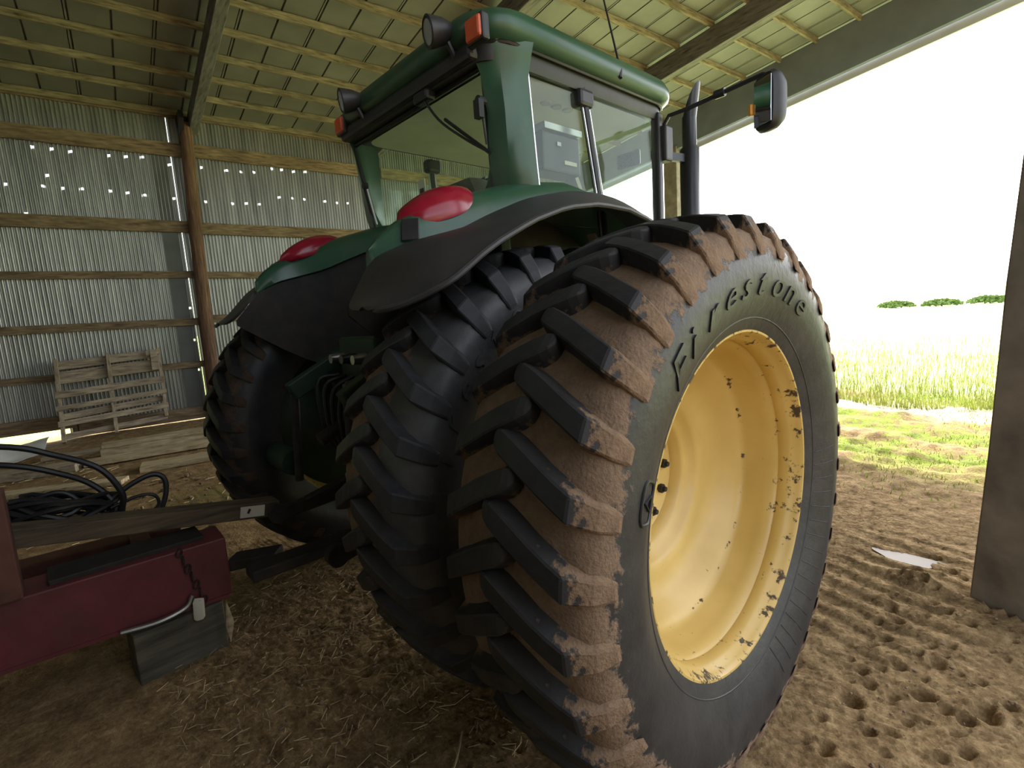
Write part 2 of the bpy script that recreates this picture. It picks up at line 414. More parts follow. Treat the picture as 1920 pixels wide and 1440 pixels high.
# ------------------------------------------------------------------ back wall
HOLES = [(-2.23, 4.59), (-2.0, 4.59), (-1.77, 4.58), (-1.29, 4.58), (-1.06, 4.59), (-0.83, 4.61), (-0.45, 4.53), (-2.61, 4.0), (-2.11, 4.18), (-2.19, 4.01), (-1.95, 4.0), (-1.71, 4.01), (-1.35, 4.01), (-1.11, 4.0), (-0.88, 3.98), (-0.46, 3.96), (-2.44, 3.58), (0.03, 4.54), (0.44, 4.53), (0.67, 4.53), (0.9, 4.55), (1.23, 4.65), (1.41, 4.65), (1.64, 4.64), (1.87, 4.66), (0.02, 3.94), (0.46, 3.94), (0.7, 3.96), (0.93, 3.96), (1.31, 4.12), (1.55, 4.12), (1.78, 4.12), (2.2, 4.11), (2.44, 4.1), (2.67, 4.11), (-0.47, 2.04), (-0.48, 1.46), (-0.48, 0.91)]
wall_back = empty('wall_back', bw(WX, 0, 0)); tag(wall_back, kind='structure')
PIT = .055
def corr_sheet(y0, y1, z0, z1, off):
    n = int(round((y1-y0)/PIT*8)); ys = [y0+(y1-y0)*i/n for i in range(n+1)]
    hs = [h for h in HOLES if y0-.02 < h[0] < y1+.02 and z0 < h[1] < z1]
    zs = sorted(set([z0, z1]+[h[1]-.018 for h in hs]+[h[1]+.018 for h in hs]))
    V = [(WX+off+.014*math.cos(2*PI*y/PIT), y, z) for z in zs for y in ys]; F = []
    for r in range(len(zs)-1):
        for c in range(n):
            ym, zm = (ys[c]+ys[c+1])/2, (zs[r]+zs[r+1])/2
            if any(abs(ym-h[0]) < .019 and abs(zm-h[1]) < .017 for h in hs): continue
            a = r*(n+1)+c; F.append((a, a+1, a+n+2, a+n+1))
    g = G().add(V, F); return bmk(g, 'corrugated_sheet', M_wall, wall_back, smooth=True, sharp=80)
SW = PIT*12
y = -.42-PIT*12*11; k = 0
while y < 9.0:
    y1 = y+SW
    zb = .20 if y1 < -2.2 else .03
    ya, yb = y, y1+.02
    if abs(y1-(-.42)) < .1: yb = y1-.001
    if abs(y-(-.42)) < .1: ya = y+.006
    corr_sheet(ya, yb, zb, 3.60, .002*(k % 2)); corr_sheet(ya, yb, 3.50, 5.47, .008+.002*(k % 2))
    y = y1; k += 1
bmk(G().box((WX+.016, -.72, .05), (WX+.020, -.485, 5.4)), 'flat_strip', M_flat, wall_back)  # flat dark grey strip over the corrugation beside the pole
for z0, z1, dx in ((4.69, 4.92, .05), (3.35, 3.55, .05), (2.57, 2.69, .05), (1.75, 1.88, .05), (.96, 1.07, .05)):
    for ya, yb in ((-7.2, -3.95), (-3.93, -.20), (-.18, 3.45), (3.47, 7.1)):
        dz = rnd.uniform(-.02, .02)
        g = G().beam((WX+dx, ya, (z0+z1)/2+dz), (WX+dx, yb, (z0+z1)/2+dz+rnd.uniform(-.02, .02)), .045, z1-z0)
        bmk(g, 'girt', M_girt, wall_back, bevel=.004, bseg=1)
for ya, yb, z0 in ((-7.2, -2.3, .17), (-2.28, 1.3, .02), (1.32, 5.0, .02), (5.02, 9.0, .02)):
    bmk(G().box((WX+.03, ya, z0), (WX+.075, yb, z0+.22)), 'skirt_board', M_girt, wall_back, bevel=.004, bseg=1)
bmk(G().box((WX-.005, RY0, 5.32), (WX+.045, RY1-.1, 5.47)), 'eave_plate', M_girt, wall_back)

# ------------------------------------------------------------------ roof
ceiling = empty('ceiling', bw(-4, 1, 5.9)); tag(ceiling, kind='structure')
PT = .10    # purlin depth
def zs_(bx): return zr(bx)+PT
def rib_profile(y0):
    P = [(y0, 0)]
    for c, wd in ((.012, .011), (.052, .011), (.49, .014)):
        P += [(y0+c-wd, 0), (y0+c-wd*.6, .03), (y0+c+wd*.6, .03), (y0+c+wd, 0)]
    P.append((y0+.93, 0)); return P
y = .265-.92*9; k = 0
while y < RY1:
    P = rib_profile(y); V = []; F = []
    for bx in (RX0, RX1):
        V += [(bx, a, zs_(bx)+b+.001*(k % 2)) for a, b in P]
    n = len(P); F = [(i, n+i, n+i+1, i+1) for i in range(n-1)]
    bmk(G().add(V, F), 'roof_sheet', M_roof, ceiling)
    y += .92; k += 1
px_list = [-10.1+.655*i for i in range(19)]
for bx in px_list:
    for ya, yb in ((-7.15, -.06), (-.04, 3.30), (3.32, 6.74), (6.76, 9.05)):
        jz = rnd.uniform(-.008, .008); jx = rnd.uniform(-.03, .03)
        g = G().beam((bx+jx, ya, zr(bx)+PT/2+jz), (bx+jx+rnd.uniform(-.02, .02), yb, zr(bx)+PT/2), .045, PT-.004)
        bmk(g, 'purlin', M_purlin, ceiling, bevel=.004, bseg=1)
for by, wd, dp in ((-3.55, .14, .26), (-.03, .15, .24), (3.31, .15, .33), (6.75, .15, .34)):
    g = G().beam((RX0+.1, by, zr(RX0+.1)-dp/2), (RX1-.1, by, zr(RX1-.1)-dp/2), wd, dp)
    bmk(g, 'rafter', M_rafter, ceiling, bevel=.006, bseg=1)
bmk(G().loft([[(WX+.06, yy, 4.95), (WX+.10, yy, 4.85), (WX+.42, yy, 5.22), (WX+.42, yy, 5.34), (WX+.06, yy, 5.34)] for yy in (-.26, -.19)]), 'black_plate', M_blackm, ceiling)  # flat black plate at the top of the wall pole
trim_1 = bmk(G().beam((RX0, 9.08, zr(RX0)+.06-.37), (RX1, 9.08, zr(RX1)+.06-.37), .09, .74), 'trim_1', M_header, bevel=.006, bseg=1); tag(trim_1, kind='structure')
trim_2 = bmk(G().beam((RX0, 9.18, zr(RX0)-.73), (RX1, 9.18, zr(RX1)-.73), .05, .16), 'trim_2', M_strip); tag(trim_2, kind='structure')

# unseen end wall at the far left of the shed, added to keep it dark
wl = empty('wall_left_unseen', bw(-4, RY0-.05, 0)); tag(wl, kind='structure')
x = WX
while x < 1.6:
    n = 96; ys = [x+1.0*i/n for i in range(n+1)]
    V = [(xx, RY0-.05+.01*math.cos(2*PI*xx/PIT), z) for z in (0, 5.3) for xx in ys]
    bmk(G().add(V, [(i, i+1, n+2+i, n+1+i) for i in range(n)]), 'corrugated_sheet', M_wall, wl, smooth=True, sharp=80); x += 1.0

wr = empty('wall_right_unseen', bw(1.85, -3, 0)); tag(wr, kind='structure')  # unseen wall added behind the camera to hold back light from the right
y = RY0
while y < -1.4:
    n = 96; ys = [y+1.0*i/n for i in range(n+1)]
    V = [(1.85+.01*math.cos(2*PI*yy/PIT), yy, z) for z in (0, 6.45) for yy in ys]
    bmk(G().add(V, [(i, i+1, n+2+i, n+1+i) for i in range(n)]), 'corrugated_sheet', M_wall, wr, smooth=True, sharp=80); y += 1.0
# wall pole
pp = crv([(-10.02, -.30, -.05), (-10.0, -.27, 1.5), (-10.01, -.22, 3.4), (-10.0, -.15, 5.2)], 6)
g = G().tube(pp, [.118-.02*i/len(pp)+.004*math.sin(i*2.1) for i in range(len(pp))], 14)
o = bmk(g, 'wall_pole', M_pole, smooth=True)
tag(o, 'tall reddish brown round wooden pole standing against the corrugated back wall', 'post')

# post at the right edge
pb = Vector((.41, 1.71, 0)); pl = Vector((.10, .03, 0))       # lean at 2.6 m
px_, py_ = Vector((math.cos(-.5), math.sin(-.5), 0)), Vector((-math.sin(-.5), math.cos(-.5), 0))
secs = []
for i in range(9):
    h = -.05 + 6.35*i/8; c = pb + pl*(h/2.6)*1.0; jj = .006*math.sin(i*2.3)
    secs.append([tuple(c+px_*a+py_*b+Vector((0, 0, h))) for a, b in ((jj, 0), (.34, 0), (.34, .14), (jj, .14))])
o = G().loft(secs).mk('shed_post', M_post, bevel=.012)
tag(o, 'broad grey brown wooden shed post standing on the dirt at the right edge', 'post')

o = bmk(G().box((-6.83, 9.0, -.02), (-6.48, 9.16, zr(-6.65)-.60)), 'shed_post', M_post, bevel=.01)
tag(o, 'far grey wooden post under the header, seen in the gap beside the cab', 'post')

# ------------------------------------------------------------------ TRACTOR
HZ = .92
tr = empty('tractor', (-1.85, 1.2, 0))
tag(tr, 'green farm tractor with glass cab, yellow rims and muddy lugged rear tyres', 'tractor')
TPROF = [(.185, .548), (.195, .565), (.212, .60), (.238, .655), (.25, .71), (.248, .755), (.240, .80), (.222, .836), (.19, .856), (.11, .868), (0, .872)]
TP = TPROF + [(-a, r) for a, r in TPROF[::-1][1:]]
def carc_r(x):
    xs = [abs(p[0]) for p in TPROF[7:]][::-1]; rs = [p[1] for p in TPROF[7:]][::-1]
    return interp(abs(x), xs, rs)
def lug_mesh(sgn):
    """one curved tread bar: rounded nose at the crown, flat sloping end at the shoulder"""
    S = [(-.045, .122, .006, .908, .024, .85), (-.038, .119, .020, .914, .036, .855), (-.015, .110, .028, .918, .044, .86), (.03, .090, .029, .918, .046, .86),
         (.08, .065, .029, .915, .046, .855), (.12, .043, .029, .910, .046, .85), (.16, .022, .029, .904, .046, .845), (.198, .002, .030, .896, .047, .83), (.236, -.012, .029, .836, .038, .80), (.252, -.022, .022, .785, .026, .77)]
    secs = []
    for x, s, hw, rt, hb, rb in S:
        q = []
        for ds, r in ((-hb, rb), (-hw, rt), (hw, rt), (hb, rb)):
            th = (s+ds)/.9; q.append((sgn*x, -r*math.cos(th), r*math.sin(th)))
        secs.append(q if sgn > 0 else q[::-1])
    g = G().loft(secs); me = bpy.data.meshes.new('tread_lug')
    me.from_pydata(g.V, [], g.F); me.update()
    bm = bmesh.new(); bm.from_mesh(me); bmesh.ops.recalc_face_normals(bm, faces=bm.faces)
    bmesh.ops.bevel(bm, geom=[e for e in bm.edges if len(e.link_faces) == 2 and e.calc_face_angle(0) > .5], offset=.004, segments=1, affect='EDGES', clamp_overlap=True)
    bm.to_mesh(me); bm.free(); return me
LUGM = {}
def text_mesh(txt, size, depth):
    """raised letters as flat (u, v, w) coordinates"""
    cu = bpy.data.curves.new('t', 'FONT'); cu.body = txt; cu.size = size; cu.extrude = depth; cu.resolution_u = 3; cu.shear = .25
    cu.space_character = 1.25
    o = bpy.data.objects.new('t', cu); COL.objects.link(o)
    dg = bpy.context.evaluated_depsgraph_get(); me = bpy.data.meshes.new_from_object(o.evaluated_get(dg))
    V = [tuple(v.co) for v in me.vertices]; F = [tuple(p.vertices) for p in me.polygons]
    bpy.data.objects.remove(o); bpy.data.curves.remove(cu); bpy.data.meshes.remove(me); return V, F
def lettering(parent, sgn, txt, size, th0, rbase, mat, pitch=.11):
    """raised sidewall letters, one after the other round the wheel"""
    for k, ch in enumerate(txt):
        out = []; FF = []
        V, F = text_mesh(ch, size, .004)
        bm = bmesh.new(); vs = [bm.verts.new(v) for v in V]
        for f in F:
            try: bm.faces.new([vs[i] for i in f])
            except ValueError: pass
        bmesh.ops.subdivide_edges(bm, edges=[e for e in bm.edges if e.calc_length() > .02], cuts=1)
        bm.verts.index_update(); b = len(out)
        FF += [tuple(v.index+b for v in f.verts) for f in bm.faces]
        for v in bm.verts:
            u, vv, w_ = v.co; r = rbase+vv; th = th0 + (u*1.4+k*pitch)/(rbase+.04)
            xs = interp(r, [p[1] for p in TPROF[:8]], [p[0] for p in TPROF[:8]])
            out.append((sgn*(xs+.001+w_), -r*math.cos(th), r*math.sin(th)))
        bm.free(); mk('raised_letter', out, FF, mat, parent)
def tyre(name, cx, nl, th_r, th_l, mats, sides=(1, -1), parent=tr, center=None, scale=1.0):
    g = G().lathe(TP, 120); c = center or (cx, 0, HZ)
    o = g.mk(name, mats[0], parent, smooth=True, sharp=60); o.location = c
    for sgn, th0 in ((1, th_r), (-1, th_l)):
        key = (sgn, mats[1].name)
        if key not in LUGM: LUGM[key] = lug_mesh(sgn); LUGM[key].materials.append(mats[1])
        for k in range(nl):
            l = bpy.data.objects.new('tread_lug', LUGM[key]); COL.objects.link(l); l.parent = o
            l.rotation_euler = (-(math.radians(th0)+2*PI*k/nl), 0, 0)
    return o
XO, XI, XL = -.19, -.865, -2.835
t_out = tyre('tyre', XO, 34, 16.1, 10.8, (M_tyre, M_lug))
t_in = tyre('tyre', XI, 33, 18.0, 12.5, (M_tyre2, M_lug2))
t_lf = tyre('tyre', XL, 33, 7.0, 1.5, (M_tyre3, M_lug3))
lettering(t_out, 1, 'Firestone', .115, math.radians(41), .658, M_tyre)
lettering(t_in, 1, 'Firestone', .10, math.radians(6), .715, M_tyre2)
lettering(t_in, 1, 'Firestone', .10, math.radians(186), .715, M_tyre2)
# sidewall rings, vents and a maker's lozenge
def ring(parent, x, r, t=.003):
    G().tube([(x, -r*math.cos(a), r*math.sin(a)) for a in np.linspace(0, 2*PI, 97)[:-1]], t, 6, closed=True).mk('sidewall_ring', M_tyre, parent, smooth=True)
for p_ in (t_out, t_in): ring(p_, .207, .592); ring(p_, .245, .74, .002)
def lozenge(parent, th):
    g = G(); c = .672
    pts = [(.035*math.copysign(abs(math.cos(a))**.6, math.cos(a)), .05*math.copysign(abs(math.sin(a))**.6, math.sin(a))) for a in np.linspace(0, 2*PI, 25)[:-1]]
    def P(u, v):
        r = c+u; t = th+v/c; x = interp(r, [p[1] for p in TPROF[:8]], [p[0] for p in TPROF[:8]]); return (x+.002, -r*math.cos(t), r*math.sin(t))
    g.tube([P(*q) for q in pts], .004, 6, closed=True)
    g.tube([P(.015, 0), P(-.015, .018), P(-.015, -.018)], .004, 6, closed=True)
    g.mk('sidewall_emblem', M_tyre, parent, smooth=True)
lozenge(t_out, math.radians(18))
for k in range(16):
    th = math.radians(-75+k*5.2)
    pts = []
    for r in np.linspace(.60, .70, 5):
        t = th+.1*(r-.6); x = interp(r, [p[1] for p in TPROF[:8]], [p[0] for p in TPROF[:8]]); pts.append((x+.0005, r*math.cos(t), r*math.sin(t)))
    G().tube(pts, .0016, 5).mk('sidewall_line', M_tyre, t_out, smooth=True)

# rims
RP = [(-.38, .565), (-.375, .55), (-.33, .535), (-.24, .525), (-.205, .512)]       # back half of the barrel
prof_out = [(.012, .578), (.010, .562), (-.004, .553), (-.022, .549), (-.030, .540), (-.060, .534), (-.075, .538), (-.085, .529), (-.12, .521), (-.185, .512), (-.196, .506), (-.206, .500), (-.212, .490), (-.226, .470), (-.262, .44), (-.288, .40), (-.300, .36), (-.306, .325), (-.318, .305), (-.333, .295), (-.340, .27), (-.346, .255), (-.386, .243), (-.392, .225), (-.392, .10), (-.40, .09), (-.46, .085), (-.47, .0005)]
rim = G().lathe([(a-.03*max(0, (.3-r)/.3)-.012, r*.975) for a, r in prof_out], 120).mk('rim', M_rim, tr, smooth=True, sharp=50); rim.location = (0, 0, HZ)
back = G().lathe([(-.205, .512), (-.24, .525), (-.33, .535), (-.375, .55), (-.385, .575)], 96).mk('rim_barrel', M_rim, tr, smooth=True); back.location = (0, 0, HZ)
hexm = None
for k in range(12):
    a = 2*PI*k/12 + math.radians(3)
    g = G(); g.tube([(-.392, 0, 0), (-.386, 0, 0)], .024, 16); g.tube([(-.386, 0, 0), (-.362, 0, 0)], .0185, 6); g.tube([(-.362, 0, 0), (-.350, 0, 0)], .010, 10)
    if hexm is None:
        o = g.mk('wheel_bolt', M_dark, rim); hexm = o.data
    else:
        o = bpy.data.objects.new('wheel_bolt', hexm); COL.objects.link(o); o.parent = rim
    o.location = (-.035, .195*math.cos(a), .195*math.sin(a))
irim = [(-.675, .575), (-.68, .555), (-.73, .535), (-.80, .52), (-.82, .50), (-.80, .44), (-.74, .36), (-.70, .30), (-.69, .2), (-.69, .0005)]
o = G().lathe(irim, 96).mk('rim', M_rim, tr, smooth=True); o.location = (0, 0, HZ)
o = G().lathe([(-.82, .50), (-.95, .52), (-1.04, .55), (-1.05, .575)], 96).mk('rim_barrel', M_rim, tr, smooth=True); o.location = (0, 0, HZ)
o = G().lathe([(XL+.19, .575), (XL+.18, .55), (XL+.06, .52), (XL-.05, .51), (XL-.18, .55), (XL-.19, .575)], 96).mk('rim_barrel', M_rim, tr, smooth=True); o.location = (0, 0, HZ)
o = G().lathe([(XL, .515), (XL+.06, .40), (XL+.07, .2), (XL+.07, .0005)], 96).mk('rim', M_greend, tr, smooth=True); o.location = (0, 0, HZ)  # left rim disc coloured dark in place of the shade on it
o = G().lathe([(-.47, .085), (-.70, .085)], 32).mk('dual_hub', M_rim, tr, smooth=True); o.location = (0, 0, HZ)
# axle, transmission, hitch
o = G().lathe([(-1.0, .10), (-1.15, .10), (-1.2, .16), (-1.45, .19), (-1.6, .26), (-2.1, .26), (-2.25, .19), (-2.5, .16), (-2.55, .10), (-2.8, .10)], 24).mk('axle_housing', M_greend, tr, smooth=True); o.location = (0, 0, HZ)
G().box((-2.12, -.30, .55), (-1.58, 1.3, 1.35)).mk('transmission_case', M_greend, tr, bevel=.04)
G().box((-2.2, .0, 1.35), (-1.5, 1.2, 1.48)).mk('cab_floor', M_greend, tr, bevel=.02)
G().box((-2.05, -.38, 1.18), (-1.65, -.28, 1.50)).mk('hydraulic_block', M_greend, tr, bevel=.015)
for i in range(6):
    x = -2.0+(i % 3)*.13; z = 1.26+(i//3)*.13
    o = G().lathe([(0, .030), (-.03, .030), (-.05, .024), (-.075, .024)], 12, (x, -.38, z), 'Y', cap=True).mk('hydraulic_coupler', M_steel if i % 2 else M_blackm, tr, smooth=True)
for s, x in ((1, -1.55), (-1, -2.15)):
    G().beam((x, -.25, 1.42), (x+s*.03, -.62, 1.22), .07, .10).mk('lift_arm', M_greend, tr, bevel=.01)
    G().tube([(x+s*.03, -.60, 1.22), (x+s*.06, -.62, .72)], .024, 10).mk('lift_link', M_dark, tr, smooth=True)
    G().beam((x+s*.02, -.20, .62), (x+s*.08, -.72, .56), .04, .08).mk('lower_link', M_dark, tr, bevel=.01)
    o = G().lathe([(-.022, .05), (.022, .05)], 18, (x+s*.08, -.75, .56), 'X', cap=True).mk('link_eye', M_dark, tr, smooth=True)
    G().tube([(x-s*.12, -.28, .75), (x-s*.0, -.62, .62)], .022, 8).mk('sway_bar', M_dark, tr, smooth=True)
G().tube([(-1.85, -.38, 1.10), (-1.85, -.62, 1.00)], .035, 12).mk('top_link', M_dark, tr, smooth=True)
G().box((-1.91, -1.02, .42), (-1.79, .2, .475)).mk('drawbar', M_dark, tr, bevel=.008)
o = G().lathe([(-.32, .05), (-.42, .05), (-.42, .022), (-.50, .022)], 16, (-1.85, 0, .78), 'Y', cap=True).mk('power_take_off', M_steel, tr, smooth=True)
G().lathe([(-2.3, .075), (-2.75, .075), (-2.78, .05), (-2.82, .03)], 18, (0, -.60, .80), 'X', cap=True).mk('hydraulic_cylinder', M_greend, tr, smooth=True)
for i in range(5):
    x = -1.68-.09*i
    G().tube(crv([(x, -.40, 1.30), (x-.01, -.52, 1.18+.02*i), (x-.06+.02*i, -.50, .95), (x-.02, -.34, .80)], 6), .011, 6).mk('hydraulic_hose', M_hose, tr, smooth=True)
o = G().box((-1.46, -.42, 1.24), (-1.40, -.40, 1.31)).mk('reflector', M_amber, tr, bevel=.004)
# frame and hood toward the front
G().box((-2.1, 1.2, .75), (-1.6, 4.0, 1.15)).mk('front_frame', M_greend, tr, bevel=.03)
hs = []
for y_, hw, zt in ((1.62, .40, 2.02), (2.4, .40, 1.98), (3.2, .37, 1.88), (3.8, .33, 1.74), (4.0, .26, 1.62)):
    hs.append([(-1.85+hw*a, y_, 1.1+(zt-1.1)*b) for a, b in ((-1, 0), (-1, .7), (-.9, .9), (-.6, 1), (.6, 1), (.9, .9), (1, .7), (1, 0))])
G().loft(hs).mk('hood', M_green, tr, smooth=True)
for s in (1, -1):
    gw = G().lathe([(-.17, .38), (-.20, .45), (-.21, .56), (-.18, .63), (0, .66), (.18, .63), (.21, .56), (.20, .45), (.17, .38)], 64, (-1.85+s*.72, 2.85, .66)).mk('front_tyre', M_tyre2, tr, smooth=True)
    G().lathe([(-.16, .39), (-.1, .36), (0, .35), (s*.04, .2), (s*.04, .001)], 48, (-1.85+s*.72, 2.85, .66)).mk('front_rim', M_rim, tr, smooth=True)
G().lathe([(-.7, .09), (.7, .09)], 16, (-1.85, 2.85, .66), cap=True).mk('front_axle', M_greend, tr, smooth=True)

# fenders
FY = [-.785, -.78, -.768, -.745, -.70, -.64, -.6, -.5, -.42, -.26, -.08, .12, .32, .5, .75, .95, 1.1]
FIN = [1.612, 1.616, 1.626, 1.645, 1.695, 1.775, 1.82, 1.865, 1.885, 1.925, 2.005, 2.08, 2.125, 2.145, 2.11, 2.02, 1.88]
FOUT = [1.611, 1.612, 1.615, 1.623, 1.645, 1.68, 1.705, 1.775, 1.82, 1.895, 1.955, 1.985, 1.98, 1.945, 1.83, 1.66, 1.46]
XIN = [-.95, -1.01, -1.06, -1.10, -1.13, -1.15, -1.13, -1.08, -1.06, -1.05, -1.05, -1.05, -1.05, -1.05, -1.05, -1.05, -1.05]
XOU = [-.90, -.84, -.79, -.745, -.70, -.645, -.63, -.62, -.62, -.62, -.62, -.62, -.62, -.62, -.62, -.62, -.62]
GTOP = [(-.62, 1.845), (-.57, 1.90), (-.50, 1.95), (-.40, 2.0), (-.25, 2.055), (-.1, 2.11), (.1, 2.17), (.3, 2.21), (.5, 2.23), (.8, 2.18), (1.0, 2.06)]
def mir(p, m): return (p[0] if not m else -3.70-p[0], p[1], p[2])
for m in (False, True):
    fy = np.interp(np.linspace(0, len(FY)-1, 45), range(len(FY)), FY)
    rows = []
    for y_ in fy:
        zi, zo, xi, xo = (interp(y_, FY, a) for a in (FIN, FOUT, XIN, XOU))
        row = []
        for t in np.linspace(0, 1, 9):
            z = zi+(zo-zi)*(t**1.6)+.012*math.sin(PI*t); row.append(mir((xi+(xo-xi)*t, y_, z), m))
        rows.append(row if m else row[::-1])
    o = G().sheet(rows, .014).mk('fender_extension', M_ext, tr, smooth=True, sharp=60)
    pts = [mir((interp(y_, FY, XOU), y_, interp(y_, FY, FOUT)-.006), m) for y_ in fy[2:]]
    G().tube(pts, [.004, .008]+[.011]*(len(pts)-2), 8).mk('fender_bead', M_ext, o, smooth=True)
    secs = []
    ys = np.interp(np.linspace(0, len(GTOP)-1, 30), range(len(GTOP)), [a for a, b in GTOP])
    for y_ in ys:
        zt = interp(y_, [a for a, b in GTOP], [b for a, b in GTOP]); zi = interp(y_, FY, FIN); xi = interp(y_, FY, XIN)-.0
        e = max(0., min(1., (y_+.62)/.12))**.5
        wf = interp(y_, [-.62, -.5, -.35, -.1, .1], [.10, .30, .42, .75, 1.0])
        q = [(xi, zi-.012), (xi-.012, zi+.4*(zt-zi)), (xi-.05*wf-.01, zi+.8*(zt-zi)), (xi-.13*wf, zt), (xi-.26*wf, zt+.005*e), (xi-.38*wf, zt-.01), (xi-.43*wf, zt-.05), (xi-.45*wf, zi-.02), (xi-.40*wf, zi-.03)]
        q = [mir((a, y_, b), m) for a, b in q]; secs.append(q if m else q[::-1])
    fe = G().loft(secs).mk('fender', M_green, tr, smooth=True, sharp=60)
    # inner wall of the fender down to the axle
    V = [mir(p, m) for p in ((-1.50, -.52, 1.80), (-1.50, 1.0, 1.9), (-1.50, 1.0, 1.3), (-1.50, -.2, 1.3))]
    rows = []
    for y_ in np.linspace(-.74, 1.0, 16):
        wf = interp(y_, [-.62, -.5, -.35, -.1, .1], [.10, .30, .42, .75, 1.0]); xx = interp(y_, FY, XIN)-.40*wf+.004
        zl = interp(y_, [-.74, -.6, -.45, -.2, .2], [1.60, 1.50, 1.40, 1.28, 1.25])
        rows.append([mir((xx, y_, z), m) for z in np.linspace(zl, interp(y_, FY, FIN)-.02, 5)])
    G().sheet(rows if m else [r[::-1] for r in rows], .012).mk('fender_inner_panel', M_dark, tr, smooth=True)
    # red tail light: swept lens hugging the top of the fender
    secs = []
    for i in range(13):
        t = i/12; y_ = -.455+.40*t; zt = interp(y_, [a for a, b in GTOP], [b for a, b in GTOP])
        hw = .105*math.sin(PI*min(1, .10+.95*t)*1.0)**.55 if 0 < i < 12 else .006
        hh = .085*math.sin(PI*(.06+.90*t))**.7 if 0 < i < 12 else .004
        cx = -1.165+.015*t; cz = zt-.028
        q = [mir((cx+hw*math.cos(a), y_-.03*math.sin(a), cz+hh*math.sin(a)-.015*math.cos(a)), m) for a in np.linspace(-.3, PI+.3, 12)]
        secs.append(q if m else q[::-1])
    G().loft(secs).mk('tail_light', M_redlens, tr, smooth=True, sharp=70)
    o = G().box((-.035, -.004, -.045), (.035, .004, .045)).mk('socket_cover', M_black, tr, bevel=.004)
    o.matrix_parent_inverse = Matrix.Identity(4); o.location = Vector(mir((-1.068, -.48, 1.915), m))-tr.location; o.rotation_euler = Vector((-.68 if m else .68, -.65, .32)).to_track_quat('Y', 'Z').to_euler()

# cab ---------------------------------------------------------------
XR, XLF = -1.12, -2.58     # side planes
XC = -1.85
def cabx(s, z, y):          # half width of the cab at height z and station y
    return XC + s*(.735 - .05*max(0, (z-2.1)/.7) + .02*min(1, max(0, y-.2)))
RB, RT = .16, .06           # rear glass plane y at bottom / top
# roof
secs = []
RC = -1.80
def rr(hx, y0, y1, rad, z, n=7):
    hx -= .05; P = []
    for cx, cy, a0 in ((hx-rad, y1-rad, 0), (-hx+rad, y1-rad, PI/2), (-hx+rad, y0+rad, PI), (hx-rad, y0+rad, 1.5*PI)):
        for k in range(n):
            a = a0+PI/2*k/(n-1); P.append((RC+cx+rad*math.cos(a), cy+rad*math.sin(a), z))
    return P
for z, hx, y0, y1, rad in ((2.765, .70, .06, 1.46, .10), (2.775, .765, .0, 1.52, .16), (2.805, .795, -.03, 1.56, .18), (2.85, .80, -.035, 1.57, .19), (2.89, .785, -.02, 1.55, .20), (2.925, .74, .02, 1.50, .22), (2.955, .66, .10, 1.40, .25), (2.972, .50, .25, 1.22, .25), (2.978, .2, .55, .95, .15)):
    secs.append([(x_, y_, z_+.012*math.sin((y_+.1)*1.8)) for x_, y_, z_ in rr(hx, y0, y1, rad, z)])
G().loft(secs).mk('roof', M_green, tr, smooth=True, sharp=55)
G().loft([rr(.72, .02, 1.50, .12, 2.70), rr(.735, .01, 1.51, .13, 2.745), rr(.74, .02, 1.50, .13, 2.775)]).mk('roof_gutter_band', M_black, tr, smooth=True)
pts = [(x_, y_, 2.772) for x_, y_, _ in rr(.755, .03, 1.51, .14, 0)]
G().tube(pts, .010, 6, closed=True).mk('drip_rail', M_blackm, tr, smooth=True)
hl = []
for z, hx, y0, y1, rad in ((2.695, .69, .12, 1.40, .10), (2.70, .60, .22, 1.30, .15), (2.715, .40, .45, 1.1, .15), (2.72, .1, .6, .9, .05)): hl.append(rr(hx, y0, y1, rad, z))
G().loft(hl, cap=True).mk('headliner', M_headliner, tr, smooth=True)
